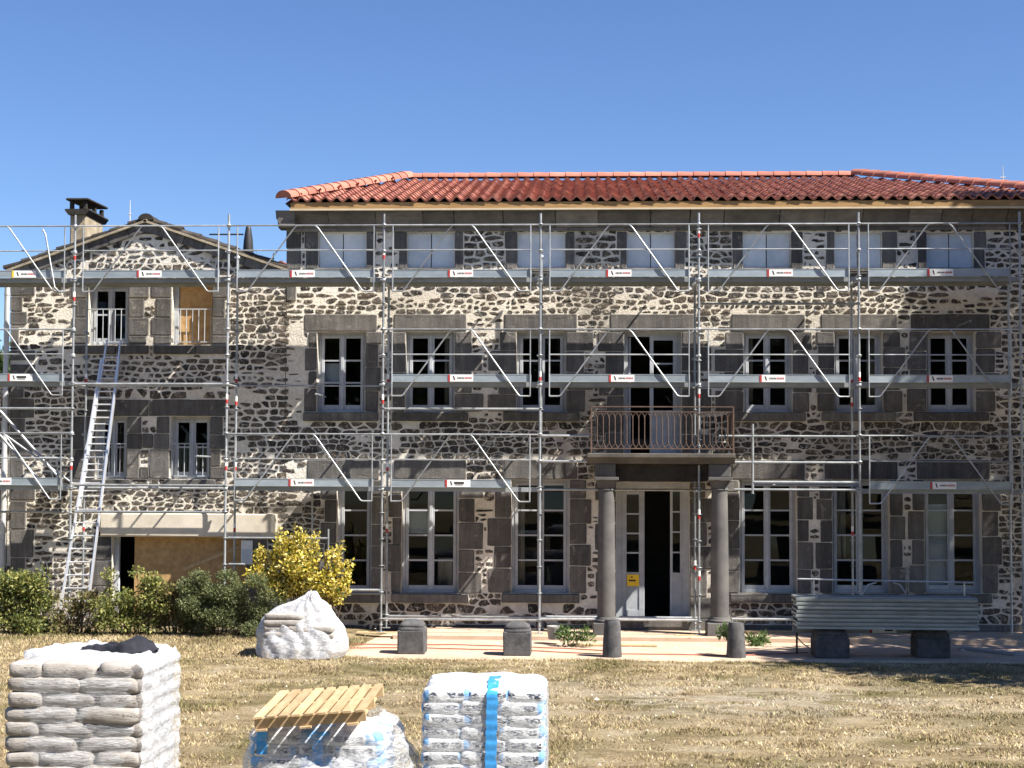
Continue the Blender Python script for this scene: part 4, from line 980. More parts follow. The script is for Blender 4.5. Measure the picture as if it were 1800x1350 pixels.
# lower stone outbuilding carrying on past the corner of the wing
ax0 = at(-90, 800, YW).x; ax1 = WX0 - .02; az = at(0, 662, YW).z
ann = thing('stone_outbuilding', (ax0, YW, 0), 'low rubble stone outbuilding joined to the quoined corner of the wing', 'outbuilding')
mb = MB(); mb.box(ax0, ax1, YW, YW + 5, -.05, az); aw = mb.build('wall', MT['mortar'], ann)
OA = []
for px in ((2, 690, 22, 725), (-40, 742, 2, 772), (4, 800, 24, 838), (-30, 860, 6, 895), (-10, 940, 22, 985)):
    r = rect(*px); r = (r[0], r[1], min(r[2], ax1 - .02), r[3]); OA.append(r); block(aw, 'dressed_stone', r)
lay_rubble(rubble_cells(ax0, ax1 - .02, .1, az - .06, OA), aw, lambda c: random.uniform(.009, .019), OA, keep=120)
mb = MB(); mb.box(ax0 - .05, ax1, YW - .10, YW + 5.05, az + .002, az + .07, 0, .01); mb.build('coping', MT['dressed'], ann)

# ------------------------------------------------------------------ scaffold
random.seed(31)
sc = thing('scaffold', (0, YO, .12), 'galvanised steel scaffold with decks, toe boards and guardrails along both facades', 'scaffold')
def T(name, pts, r=.024, mat='galv', parent=None, n=8):
    mb = MB(); mb.tube(pts, r, n); return mb.build(name, MT[mat], parent or sc, fix=False)
def Z(py, px=900, Y=YO): return at(px, py, Y).z
def standard(X, Y, z0, z1, bands=(), base=True, pad=True):
    mb = MB(); mb.tube([(X, Y, z0 + .06), (X, Y, z1)], .0225, 10)
    z = z0 + .25
    while z < z1 - .1:
        mb.lathe((X, Y, z), [(.03, 0), (.058, .001), (.058, .009), (.03, .010)], 8); z += .5
    for b_ in bands: mb.lathe((X, Y, b_), [(.0252, 0), (.0252, .08)], 10, 1); mb.lathe((X, Y, b_ + .08), [(.0252, 0), (.0252, .10)], 10, 2)
    for zz in [d + q for d in DK for q in (-.05, .5, 1.0)]:
        if z0 + .2 < zz < z1: mb.lathe((X, Y, zz - .03), [(.026, 0), (.043, .008), (.043, .055), (.026, .063)], 8); mb.box(X - .06, X - .02, Y - .045, Y - .015, zz - .012, zz + .014)
    s = mb.build('standard', [MT['galv'], MT['red'], MT['sticker']], sc, fix=False)
    if base:
        mb = MB(); mb.tube([(X, Y, z0 + .005), (X, Y, z0 + .16)], .018, 8); mb.box(X - .075, X + .075, Y - .075, Y + .075, z0, z0 + .008); mb.lathe((X, Y, z0 + .12), [(.03, 0), (.04, .01), (.03, .03)], 8); mb.build('base_jack', MT['galv'], s)
    return s
ZGR = .135
for n in range(-4, 4):
    X = 3.0 * n
    zt1 = Z(378, 900 + 278 * n / 3 * 3)
    b0 = [DK[0] + .35, DK[0] - .45, DK[1] + .02, DK[1] - .42, DK[2] + .3, DK[2] - .9]
    if n == 1:   # this post stands on the balcony, another one carries on below it
        standard(X, YO, zt + .01, DK[0] + 1.22, [DK[0] + .75, DK[1] - .3]); standard(X, YO, ZGR, zb2 - .02, [1.15, 2.3])
    else: standard(X, YO, ZGR if n > -3 else .1, DK[0] + 1.22, [b for b in b0 if random.random() < .28])
    if n == 1: standard(X - .02, YI, ZGR, DK[0] + .05, [1.3])
    else: standard(X, YI, ZGR if n > -3 else .1, DK[0] + random.choice((.05, .55, .55)), [b for b in b0[2:] if random.random() < .4])
# wooden sole boards under the feet
for n in (-1, 0, 1, 2, 3):
    mb = MB(); mb.box(3 * n - .45, 3 * n + .5, YO - .13, YO + .13, .126, ZGR - .001); mb.build('sole_board', MT['pallet'], sc)
def sticker(tb, X, z, style=0):
    """white maker's plate with red end stripe, black slash and two lines of lettering"""
    y = YO - .018; mb = MB(); q = lambda a, b_, c, d, m_, e=0: mb.box(X + a, X + b_, y - .004 - e, y - .001 - e, z + c, z + d, m_)
    q(-.24, -.20, .004, .138, 1 if style != 2 else 3); q(-.20, .24, .006, .136, 0)
    mb.add([(X - .125, y - .0056, z + .035), (X - .10, y - .0056, z + .035), (X - .125, y - .0056, z + .112), (X - .15, y - .0056, z + .112)], [(0, 1, 2, 3)], 2)
    if style == 1:
        q(-.07, .12, .06, .10, 2, .0016); q(-.05, .10, .035, .05, 2, .0016)
    else:
        for k in range(5): q(-.06 + k * .027, -.06 + k * .027 + .018, .055, .085 + .006 * (k % 2), 2, .0016)
        for k in range(5): q(.08 + k * .028, .08 + k * .028 + .021, .055, .09, 4, .0016)
    mb.build('maker_plate', [MT['sticker'], MT['red'], MT['ink'], MT['yellow'], MT['ink_red']], tb)
def toe(x0, x1, z, px=None, style=0):
    mb = MB(); mb.box(x0, x1, YO - .015, YO + .012, z, z + .145, 0, .004); mb.box(x0, x1, YO - .02, YO - .0152, z + .135, z + .147); mb.box(x0, x1, YO - .02, YO - .0152, z - .002, z + .008)
    mb.v = [(v[0], v[1] + .004 * math.sin(v[0] * 2.1), v[2] + .003 * math.sin(v[0] * 3)) for v in mb.v]
    t = mb.build('toe_board', MT['toe'], sc)
    if px is not None: sticker(t, at(px, 900 - 92 * z, YO).x, z, style)
def deck(x0, x1, z, y0=YO + .05, y1=YI - .02):
    k = max(1, round((y1 - y0) / .36)); w = (y1 - y0) / k
    for i in range(k):
        a, b_ = y0 + i * w + .004, y0 + (i + 1) * w - .004
        mb = MB(); mb.box(x0, x1, a, b_, z - .012, z); mb.box(x0, x1, a, a + .012, z - .085, z - .0121); mb.box(x0, x1, b_ - .012, b_, z - .085, z - .0121)
        mb.build('deck_plank', MT['deck'], sc)
def guardrail(a, b_, z, left=True, right=True):
    mb = MB(); r = .0150; y = YO - .035; top, mid, bot = z + 1.0, z + .52, z - .27; xl, xr = a + .175, b_ - .19; c = (a + b_) / 2
    mb.tube([(a + .03, y, top), (b_ - .03, y, top)], r, 8); mb.tube([(xl, y, mid), (xr, y, mid)], r * .9, 8)
    for X in (xl, xr): mb.tube([(X, y, bot), (X, y, top)], r * .9, 8)
    if left: mb.tube([(xl, y, bot), (xl + .18, y, bot), (xl + .22, y, bot + .02), (c - .24, y + .02, top - .06), (c - .18, y, top - .005), (c - .08, y, top)], r, 8)
    if right: mb.tube([(xr, y, bot), (xr - .18, y, bot), (xr - .22, y, bot + .02), (c + .24, y - .02, top - .06), (c + .18, y, top - .005), (c + .08, y, top)], r, 8)
    mb.build('guardrail', MT['galv'], sc, fix=False)
def transom(X, z): T('transom', [(X, YO, z), (X, YI, z)], .021)
bays = {n: (3.0 * n, 3.0 * n + 3) for n in range(-4, 4)}
lab1 = {-4: (47, 2), -3: (266, 0), -2: (534, 0), -1: (811, 0), 0: (1088, 0), 1: (1370, 0), 2: (1651, 0)}
for n in range(-4, 3):
    a, b_ = bays[n]; z = DK[0]; toe(a + .17, b_ - .17, z, *lab1[n]); deck(a + .04, b_ - .04, z); guardrail(a, b_, z)
lab2 = {-4: (40, 1), -1: (811, 0), 0: (1093, 0), 1: (1357, 0), 2: (1650, 0)}
for n in (-4, -1, 0, 1, 2):
    a, b_ = bays[n]; z = DK[1]; toe(a + .17, b_ - .17, z, *lab2[n]); deck(a + .04, b_ - .04, z, YO + .05, YO + .42); guardrail(a, b_, z)
lab3 = {-4: (3, 0), -2: (532, 0), -1: (806, 1), 2: (1656, 0)}
for n in (-4, -2, -1, 2):
    a, b_ = bays[n]; z = DK[2]; toe(a + .17, b_ - (.17 if n != -1 else .55), z, *lab3[n]); deck(a + .04, b_ - .04, z); guardrail(a, b_, z, right=True, left=n != -4)
for n in range(-4, 4):
    for z in DK: 
        if not (n == 1 and z == DK[2]): transom(3 * n, z - .05)
def led(x0, x1, py, Y=YO, r=.0235, name='ledger'):
    a, b_ = at(x0, py, Y), at(x1, py, Y); z = (a.z + b_.z) / 2
    T(name, [(a.x, Y, z), (b_.x, Y, z)], r)
for args in [(131, 400, 675, YO), (131, 408, 678, YI), (131, 398, 853, YO), (135, 405, 858, YI), (131, 397, 900, YO), (400, 578, 946, YO), (402, 430, 992, YO), (578, 672, 1037, YO), (584, 676, 1043, YI),
             (676, 948, 719, YI, .028), (674, 946, 1089, YO), (680, 948, 1084, YI), (946, 1226, 1089, YO), (948, 1226, 1085, YI), (948, 1252, 861, YI), (950, 1036, 766, YO), (948, 1032, 811, YO), (1264, 1510, 767, YO), (1288, 1510, 813, YO), (1325, 1511, 848, YO, .03), (1290, 1511, 861, YO), (1322, 1511, 853, YI),
             (1232, 1508, 534, YI), (1286, 1512, 1089, YO), (402, 672, 678, YI, .016), (686, 948, 680, YI, .016), (951, 1226, 680, YI, .016), (1232, 1510, 680, YI, .016), (1511, 1786, 681, YI, .016), (0, 130, 718, YO), (0, 112, 762, YO), (70, 112, 805, YO), (0, 128, 900, YI)]: led(*args)
T('short_post', [at(1323, 745, YO), at(1323, 868, YO)], .025); T('short_post', [at(577, 930, YO), at(577, 1000, YO)], .02); T('short_post', [at(549, 860, YI), at(549, 962, YI)], .02)
for a, b_ in (((0, 722), (102, 838)), ((0, 765), (86, 865)), ((10, 765), (128, 850))): T('stair_stringer', [at(*a, YO + .15), at(*b_, YO + .15)], .028 if b_[0] < 110 else .02)
T('end_rail', [at(75, 403, YO - .05), at(80, 412, YO - .05), at(96, 505, YO - .05), at(104, 513, YO - .05), at(113, 513, YO - .05)], .017)
# wall ties
for X, z in ((-1.2, 5.9), (-4.3, 4.3), (2.1, 6.2), (5.2, 5.9), (8.1, 5.7), (-6.6, 3.1), (-.3, 3.4), (-3.4, 3.5)): T('wall_tie', [(X, YO + .1, z + .35), (X, YW - .03, z + .35)], .02)

# ------------------------------------------------------------------ ladder
lad = thing('ladder', at(140, 1080, 28.75), 'tall silver two section extension ladder leaning against the wing', 'ladder')
def lad_pt(px, py): 
    t = (py - 600) / (1085 - 600); return at(px, py, YW - .12 + (28.75 - YW + .12) * t)
def lad_l(t, e=0): return lad_pt(184 - 80 * t + e, 598 + 487 * t)
def lad_r(t, e=0): return lad_pt(214 - 62 * t - e, 598 + 487 * t)
off = Vector((0, .055, 0))
for fn in (lad_l, lad_r):
    for name, t0, t1, e, o_ in (('rail', .07, 1.0, 0, Vector()), ('upper_rail', 0, .60, 3, off)):
        mb = MB(); P0, P1 = fn(t0, e) + o_, fn(t1, e) + o_; d = P1 - P0; mb.obox((P0 + P1) / 2, d / 2, Vector((.015, 0, 0)), d.normalized().cross(Vector((1, 0, 0))) * .036); mb.build(name, MT['alu'], lad)
for k in range(19):
    t = .09 + .9 * k / 19; T('rung', [lad_l(t), lad_r(t)], .015, 'alu', lad, 6)
for k in range(12):
    t = .012 + .58 * k / 12; T('upper_rung', [lad_l(t, 3) + off, lad_r(t, 3) + off], .013, 'alu', lad, 6)
# ------------------------------------------------------------------ guard stones, bollards, spare decks
random.seed(41)
def rough(mb, a): mb.v = [(v[0] + random.uniform(-a, a), v[1] + random.uniform(-a, a), v[2] + random.uniform(-a, a)) for v in mb.v]
def guard_stone(px0, px1, base_py, top_py, label):
    g = on_ground((px0 + px1) / 2, base_py, .04); Y = g.y; x0, x1 = at(px0, base_py, Y).x, at(px1, base_py, Y).x; zt_ = at(px0, top_py, Y).z
    t = thing('guard_stone', (g.x, Y, .04), label, 'stone block', 'square stone blocks on the forecourt'); d = x1 - x0; zb = zt_ - .15
    mb = MB(); mb.box(x0, x1, Y, Y + d, .03, zb, 0, .02); rough(mb, .006); mb.build('base_block', MT['guard_stone'], t)
    mb = MB(); c = ((x0 + x1) / 2, Y + d / 2, zb)
    # squat cushion cap: square plan, rounded shoulders, one groove
    prof = [(d / 2 - .004, .0), (d / 2 - .004, .035), (d / 2 - .035, .045), (d / 2 - .02, .06), (d / 2 - .025, .085), (d / 2 - .055, .118), (d / 2 - .11, .145), (d / 2 - .19, .158)]
    n = 32; vs = []; fs = []
    for r, z in prof:
        for k in range(n):
            q = 6.28318 * k / n; e = 7.0; cc, ss = math.cos(q), math.sin(q); s_ = (abs(cc) ** e + abs(ss) ** e) ** (-1 / e)
            vs.append((c[0] + r * s_ * cc, c[1] + r * s_ * ss, c[2] + z + .004 * math.sin(3 * q + px0)))
    for i in range(len(prof) - 1):
        for k in range(n): fs.append((i * n + k, i * n + (k + 1) % n, (i + 1) * n + (k + 1) % n, (i + 1) * n + k))
    fs.append(tuple(range((len(prof) - 1) * n, len(prof) * n))); mb.add(vs, fs, 0, True); mb.build('cap', MT['guard_stone'], t)
    return Y, zt_
guard_stone(698, 746, 1150, 1092, 'square lava stone block standing between the film covered pile and the next block')
guard_stone(884, 933, 1153, 1095, 'square lava stone block beside the leafy weeds and grey bucket')
YS, ZS = guard_stone(1434, 1494, 1157, 1106, 'dark square stone block carrying the end of the steel plank stack by the round bollard')
guard_stone(1612, 1672, 1157, 1106, 'dark square stone block under the shaded end of the steel plank stack')
for px, by, ty, lab in ((1076, 1156, 1089, 'round tapered stone bollard before the column by the leafy weeds and bucket'), (1294, 1157, 1094, 'round tapered stone bollard between the porch column and the steel plank stack')):
    g = on_ground(px, by, .04); Y = g.y + .16; X = at(px, by, Y).x; H = at(px, ty, Y).z - .035
    mb = MB(); mb.lathe((X, Y, .035), [(.165, 0), (.163, H * .1), (.155, H * .4), (.14, H * .8), (.132, H * .95), (.118, H)], 24); rough(mb, .004)
    tag(mb.build('stone_bollard', MT['guard_stone']), lab, 'bollard')
# stack of spare steel planks
YP = YS - .02; x0, x1 = at(1402, 1080, YP).x, at(1722, 1080, YP).x; z = ZS + .005
npl = 8; th = (at(1560, 1050, YP).z - z) / npl
for k in range(npl):
    dx = random.uniform(-.03, .03); mb = MB(); a, b_ = x0 + dx, x1 + dx; h = th * .94
    pr = [(YP, z), (YP, z + h * .62), (YP + .028, z + h * .80), (YP + .03, z + h), (YP + .57, z + h), (YP + .572, z + h * .8), (YP + .60, z + h * .62), (YP + .60, z), (YP + .585, z), (YP + .585, z + h * .5), (YP + .015, z + h * .5), (YP + .015, z)]
    mb.prism(pr, 'x', a, b_)
    tag(mb.build('steel_plank', MT['plank']), ('lowest' if k == 0 else 'second' if k == 1 else 'third' if k == 2 else 'fourth' if k == 3 else 'fifth' if k == 4 else 'sixth' if k == 5 else 'seventh' if k == 6 else 'topmost') + ' galvanised steel plank in the stack lying on two stone blocks', 'steel plank', 'stacked steel planks'); z += th
# loose guardrail standing behind the stack and a toe board under it
yg = YP + .5; t = thing('loose_guardrail', ((x0 + x1) / 2, yg, z), 'loose galvanised guardrail frame standing on the steel plank stack', 'guardrail')
zr_ = at(1560, 1021, yg).z; xa, xb = at(1401, 1021, yg).x, at(1712, 1021, yg).x
def TT(name, pts, r, mat, parent, n=8): mb = MB(); mb.tube(pts, r, n); return mb.build(name, MT[mat], parent, fix=False)
TT('top_rail', [(xa, yg, zr_ + .02), (xb, yg, zr_ - .02)], .017, 'galv', t)
for px in (1430, 1695): X = at(px, 1030, yg).x; TT('leg', [(X, yg, zr_), (X, yg, z)], .015, 'galv', t)
for p in (((1513, 1048), (1526, 1028), (1540, 1024)), ((1594, 1046), (1582, 1028), (1570, 1024))): TT('brace', [at(*q, yg) for q in p], .015, 'galv', t)
zt2 = ZS - .12; yt = YP + .05; xa, xb = at(1401, 1110, yt).x, at(1690, 1110, yt).x
t = thing('spare_toe_board', ((xa + xb) / 2, yt, .04), 'spare toe board with maker plate propped under the steel plank stack', 'toe board')
mb = MB(); mb.box(xa, xb, yt + .56, yt + .59, zt2, ZS - .002, 0, .004); tb = mb.build('board', MT['deck'], t)
for X in (xa + .06, xb - .1): mb = MB(); mb.box(X, X + .03, yt + .555, yt + .595, .04, zt2 - .001); mb.build('foot', MT['dark_metal'], t)
X = at(1553, 1112, yt + .55).x; mb = MB(); mb.box(X - .19, X + .22, yt + .553, yt + .558, zt2 + .01, ZS - .01); mb.box(X - .24, X - .192, yt + .553, yt + .558, zt2 + .01, ZS - .01, 1); mb.box(X + .02, X + .16, yt + .5505, yt + .5528, zt2 + .04, zt2 + .07, 2); mb.build('maker_plate', [MT['sticker'], MT['red'], MT['ink']], t)

# boards, cables and bucket on the forecourt
def board(name, a, b_, w, label, z=.045, th_=.025, mat='pallet'):
    A_, B_ = on_ground(*a, z), on_ground(*b_, z); d = (B_ - A_); s = Vector((-d.y, d.x, 0)).normalized() * w / 2
    mb = MB(); mb.obox((A_ + B_) / 2 + Vector((0, 0, th_ / 2 + .001)), d / 2, s, Vector((0, 0, th_ / 2))); tag(mb.build(name, MT[mat]), label, 'board')
board('scaffold_board', (1000, 1134), (1155, 1136), .2, 'pale wooden board lying before the porch between the bollards')
board('scaffold_board', (1690, 1140), (1790, 1152), .22, 'grey board lying past the shaded end of the plank stack', mat='deck')
board('scaffold_board', (1688, 1128), (1800, 1131), .25, 'wide dark board lying by the wall past the plank stack', mat='deck')
board('scaffold_board', (1310, 1112), (1395, 1111), .2, 'pale board lying between the right bollard and the plank stack', z=.13)
for k, (pts, mat, lab) in enumerate((([(604, 1132), (700, 1133), (800, 1133), (900, 1136), (1000, 1140), (1070, 1144)], 'cable_r', 'red cable running along the forecourt behind the square stone blocks'),
                                    ([(604, 1139), (720, 1138), (820, 1141), (920, 1143), (1040, 1149), (1180, 1150), (1290, 1152), (1420, 1147)], 'cable_r', 'longer red cable running past both round bollards'),
                                    ([(1395, 1118), (1420, 1135), (1436, 1140)], 'cable_k', 'short dark cable hanging from the end of the plank stack'))):
    P_ = [on_ground(*q, .055) for q in pts]
    if k == 2: P_ = [at(1398, 1117, YP + .1), at(1412, 1132, YP + .1), on_ground(1425, 1140, .06), on_ground(1440, 1141, .055)]
    Q_ = []
    for a, b_ in zip(P_, P_[1:]):
        for i in range(8): Q_.append(a.lerp(b_, i / 8) + Vector((0, .012 * math.sin(i * 1.3 + a.x * 3), 0)))
    Q_.append(P_[-1]); mb = MB(); mb.tube(Q_, .009, 6); tag(mb.build('cable', MT[mat], fix=False), lab, 'cable')
g = on_ground(975, 1126, .12); mb = MB(); mb.lathe((g.x, g.y + .2, .126), [(.12, 0), (.15, .22), (.155, .24), (.14, .24), (.12, .12)], 18)
bk = thing('bucket', (g.x, g.y + .2, .125), 'dented grey bucket beside the leafy weeds', 'bucket'); mb.build('body', MT['plastic_pot'], bk)
mb = MB(); mb.tube([(g.x + .15 * math.cos(q), g.y + .2, .36 + .06 * math.sin(q)) for q in [math.pi * i / 8 for i in range(9)]], .005, 5); mb.build('handle', MT['dark_metal'], bk)

# ------------------------------------------------------------------ plants
def leaf_mesh(name, blobs, n, size, mat, seed, shell=.45, elong=1.7, drop=0.0):
    """leaf-sized folded quads spread through lobes of foliage"""
    g = np.random.default_rng(seed); B_ = np.array([(b_[0], b_[1], b_[2], b_[3], b_[4] if len(b_) > 4 else b_[3]) for b_ in blobs])
    w = B_[:, 3] ** 2 * B_[:, 4]; idx = g.choice(len(B_), n, p=w / w.sum())
    d = g.normal(size=(n, 3)); d /= np.linalg.norm(d, axis=1, keepdims=True); r = (shell + (1 - shell) * g.uniform(size=n) ** .6) * g.uniform(.85, 1.18, n)
    c = B_[idx, :3] + d * r[:, None] * np.stack([B_[idx, 3], B_[idx, 3], B_[idx, 4]], 1)
    a = g.normal(size=(n, 3)) * .8 + d * .6; a[:, 2] += .25 - drop; a /= np.linalg.norm(a, axis=1, keepdims=True)
    b_ = np.cross(a, g.normal(size=(n, 3))); b_ /= np.linalg.norm(b_, axis=1, keepdims=True)
    s = size * g.uniform(.6, 1.35, n)[:, None]
    q = np.stack([c, c + a * s * .5 * elong + b_ * s * .42, c + a * s * elong, c + a * s * .5 * elong - b_ * s * .42], 1).reshape(-1, 3)
    return raw_mesh(name, q, 4, mat)
def shrub(name, label, blobs, n, size, mat, seed, stems, cat='shrub', group=None, shell=.35, elong=1.7, extra=None):
    bx = sum(b_[0] for b_ in blobs) / len(blobs); by = sum(b_[1] for b_ in blobs) / len(blobs); z0 = lawn_z(bx, by)
    t = thing(name, (bx, by, z0), label, cat, group); link('foliage', leaf_mesh(name, blobs, n, size, MT[mat], seed, shell, elong), t)
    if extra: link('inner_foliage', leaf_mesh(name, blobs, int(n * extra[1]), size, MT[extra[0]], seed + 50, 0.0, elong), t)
    r = random.Random(seed); mb = MB()
    for k in range(stems):
        b_ = r.choice(blobs); sx = bx + (b_[0] - bx) * r.uniform(.3, .7); sy = by + r.uniform(-.1, .1)
        e = Vector((b_[0] + r.uniform(-.6, .6) * b_[3], b_[1] + r.uniform(-.6, .6) * b_[3], b_[2] + r.uniform(.0, .8) * (b_[4] if len(b_) > 4 else b_[3])))
        s0 = Vector((sx, sy, z0 - .05)); mid = s0.lerp(e, .5) + Vector((r.uniform(-.08, .08), r.uniform(-.08, .08), .06)); mb.tube([s0, mid, e], r.uniform(.008, .018), 5, r2=.003)
    mb.build('stems', MT['bark'], t, fix=False); return t
def px_blobs(spec, Y, r):
    """(px, py, rx px, rz px) lobes at depth Y"""
    out = []
    for px, py, rx, rz in spec:
        p = at(px, py, Y + r.uniform(-.18, .18)); s = Y / FPX; out.append((p.x, p.y, p.z, rx * s, rz * s))
    return out
rr = random.Random(3); HY = 28.35
def lumps(x0, x1, y0, y1, n, s0, s1): return [(rr.uniform(x0, x1), rr.uniform(y0, y1), rr.uniform(s0, s1), rr.uniform(s0, s1) * .8) for _ in range(n)]
gname = 'shrubs of the hedge below the wing'
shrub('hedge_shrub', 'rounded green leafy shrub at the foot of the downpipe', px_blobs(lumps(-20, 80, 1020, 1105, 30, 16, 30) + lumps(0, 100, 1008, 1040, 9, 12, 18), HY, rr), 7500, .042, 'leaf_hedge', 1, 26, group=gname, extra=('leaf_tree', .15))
shrub('hedge_shrub', 'sparse low shrub with bare twigs before the foot of the ladder', px_blobs(lumps(95, 175, 1045, 1110, 14, 10, 18) + [(100, 1085, 14, 12), (150, 1048, 12, 10), (128, 1100, 18, 12)], HY + .1, rr), 2000, .04, 'leaf_brown', 2, 36, group=gname)
shrub('hedge_shrub', 'green and brown shrub before the dark opening under the rendered beam', px_blobs(lumps(172, 290, 1020, 1105, 24, 13, 24) + [(240, 1006, 14, 12), (190, 1010, 14, 12), (268, 1018, 20, 12)], HY, rr), 5200, .040, 'leaf_hedge', 3, 50, group=gname)
shrub('hedge_shrub', 'browning shrub before the ochre board of the wide opening', px_blobs(lumps(270, 355, 1022, 1105, 24, 12, 22), HY + .1, rr), 4200, .045, 'leaf_brown', 4, 30, group=gname)
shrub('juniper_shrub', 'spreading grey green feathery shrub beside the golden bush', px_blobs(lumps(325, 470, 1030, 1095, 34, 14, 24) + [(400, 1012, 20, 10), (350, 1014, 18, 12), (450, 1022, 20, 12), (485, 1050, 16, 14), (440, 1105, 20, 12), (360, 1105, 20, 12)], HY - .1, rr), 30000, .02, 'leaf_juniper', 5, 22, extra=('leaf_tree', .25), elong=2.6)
gold = [(540, 932, 6, 10), (525, 928, 6, 12), (497, 935, 6, 10), (562, 938, 6, 12), (606, 955, 6, 12), (462, 962, 8, 8), (622, 990, 6, 12), (470, 975, 18, 14), (455, 1000, 18, 12), (512, 965, 26, 28), (505, 1000, 26, 26), (535, 955, 14, 22), (528, 940, 9, 9), (500, 943, 9, 8), (556, 975, 12, 30), (558, 950, 9, 12), (590, 985, 14, 26), (600, 968, 8, 14), (612, 1000, 12, 18), (575, 1020, 28, 22), (540, 1025, 30, 22), (500, 1030, 26, 16), (600, 1030, 20, 18), (530, 990, 30, 24), (560, 1055, 24, 12), (480, 1015, 16, 12), (448, 1018, 10, 8), (618, 1018, 8, 10), (590, 1050, 18, 10)]
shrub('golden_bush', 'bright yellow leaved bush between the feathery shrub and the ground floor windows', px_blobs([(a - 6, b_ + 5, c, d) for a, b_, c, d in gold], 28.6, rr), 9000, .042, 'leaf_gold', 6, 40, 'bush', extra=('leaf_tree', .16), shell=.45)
# planter block partly hidden behind the film covered pile
c = rect(556, 1066, 577, 1094, 27.6); mb = MB(); mb.box(c[0] - .3, c[2], 27.6, 28.0, .03, c[3], 0, .02); mb.box(c[0] - .26, c[2] - .04, 27.64, 27.96, c[3] - .001, c[3] + .01, 1); tag(mb.build('planter', [MT['bulk_stone'], MT['bark']]), 'tan square planter behind the film covered pile', 'planter')
def weeds(px, py, z, w, h, n, seed, label):
    g = on_ground(px, py, z); r = random.Random(seed); t = thing('weed_clump', (g.x, g.y, z), label, 'weeds')
    b_ = [(g.x + r.uniform(-w, w), g.y + r.uniform(-.12, .2), z + r.uniform(.03, h), .08, .07) for _ in range(14)]; link('leaves', leaf_mesh('weed', b_, n, .036, MT['leaf_weed'], seed, .1, 2.8), t)
    mb = MB()
    for k in range(16): mb.tube([(g.x + r.uniform(-w * .6, w * .6), g.y, z), (g.x + r.uniform(-w, w) * 1.1, g.y + r.uniform(-.1, .1), z + h * r.uniform(.7, 1.5))], .004, 4, r2=.002)
    mb.build('stalks', MT['leaf_weed'], t, fix=False)
weeds(1012, 1128, .126, .32, .22, 420, 1, 'leafy weeds growing between the grey bucket and the porch column')
weeds(1328, 1134, .05, .2, .15, 320, 2, 'low green weeds right behind the right hand bollard'.replace('right hand ', ''))
weeds(1278, 1126, .30, .10, .2, 160, 3, 'small weed growing on the plinth of the porch column')
# trees
def tree_proto(name, seed, H, cr, n, size, mat='leaf_tree'):
    r = random.Random(seed); blobs = []
    for k in range(46):
        q = r.uniform(0, 6.283); rad_ = cr * r.uniform(.15, .85) ; zz = H * r.uniform(.42, .95); f = math.sin(min(1, max(.1, (zz / H - .32) / .68)) * math.pi) ** .6
        blobs.append((math.cos(q) * rad_ * f, math.sin(q) * rad_ * f, zz, cr * r.uniform(.16, .34), cr * r.uniform(.14, .28)))
    crown = leaf_mesh('crown', blobs, n, size, MT[mat], seed, .3); mb = MB()
    mb.tube([(0, 0, -.2), (.05, .02, H * .25), (-.04, .05, H * .55), (0, 0, H * .85)], H * .026, 10, r2=H * .006)
    for k in range(14):
        b_ = blobs[k * 3]; z0 = H * r.uniform(.25, .6); mb.tube([(0, 0, z0), (b_[0] * .5, b_[1] * .5, (z0 + b_[2]) / 2 + .1), b_[:3]], H * .009, 6, r2=H * .002)
    return crown, mb.mesh('trunk', MT['bark'], fix=False)
protos = [tree_proto('tree', 5, 1.0, .42, 5200, .045), tree_proto('tree', 9, 1.0, .36, 5200, .045), tree_proto('tree', 14, 1.0, .40, 16000, .018)]
def tree(x, y, H, k, rz, label, group, name='broadleaf_tree', z=0, sx=1.0):
    t = thing(name, (0, 0, 0), label, 'tree', group)
    link('crown', protos[k][0], t); link('trunk', protos[k][1], t); t.location = (x, y, z); t.rotation_euler.z = rz; t.scale = (H * sx, H * sx, H); return t
def behind(px, top_py, Y, k, rz, label, sx=1.0):
    p = at(px, top_py, Y); tree(p.x, Y, p.z / 1.04, k, rz, label, 'trees behind the buildings', sx=sx)
behind(-60, 500, 41, 2, 1, 'green tree behind the outer corner of the wing beside the downpipe', .6)
behind(20, 575, 38, 2, 2.3, 'lower green tree beside the downpipe of the wing')
behind(402, 432, 48, 2, 0, 'treetop showing against the dark metal cowl', .28)
behind(472, 441, 46, 2, 2, 'thin treetop showing between the dark metal cowl and the main house', .16)
for x, y, H, lab in ((19, 44, 10, 'tree behind the far end of the long house'), (27, 38, 11, 'broad tree beyond the far end of the long house'), (36, 48, 13, 'tall distant tree past the far end of the long house'), (24, 56, 12, 'distant tree behind the rear wall of the long house'), (-22, 46, 11, 'broad tree beyond the outer side of the wing'), (-33, 40, 12, 'distant tree past the outer side of the wing')): tree(x, y, H, 2, x * .7, lab, 'trees behind the buildings')
# shade trees beyond the right edge and a belt of trees behind the photographer (seen in the panes)
SH = 'garden trees beside the lawn'
tree(14.4, 26.8, 16, 2, .4, 'tall slender garden tree shading the end of the long house', SH, sx=.38)
tree(13.2, 23.9, 9.2, 2, 2.2, 'smaller garden tree shading the lawn by the plank stack', SH)
BELT = (((-26, -12, 13), 'broadleaf tree at the downpipe end of the belt facing the house'), ((-17, -16, 15), 'broadest tree of the belt facing the wing'), ((-9, -11, 12), 'low crowned tree of the belt facing the golden bush'), ((-1, -13, 14.5), 'tall tree of the belt straight across from the porch'), ((6.5, -9, 12.5), 'tree of the belt standing across from the bollards'), ((15, -14, 15), 'tall tree of the belt across from the plank stack'), ((24, -10, 13), 'tree at the far end of the belt past the long house'), ((10.5, -2.5, 13), 'added unseen tree shading the lawn across from the round bollards'), ((13.5, 3.0, 12), 'added unseen tree shading the lawn before the tree belt'))  # last two trees added out of view to darken the lawn the panes reflect
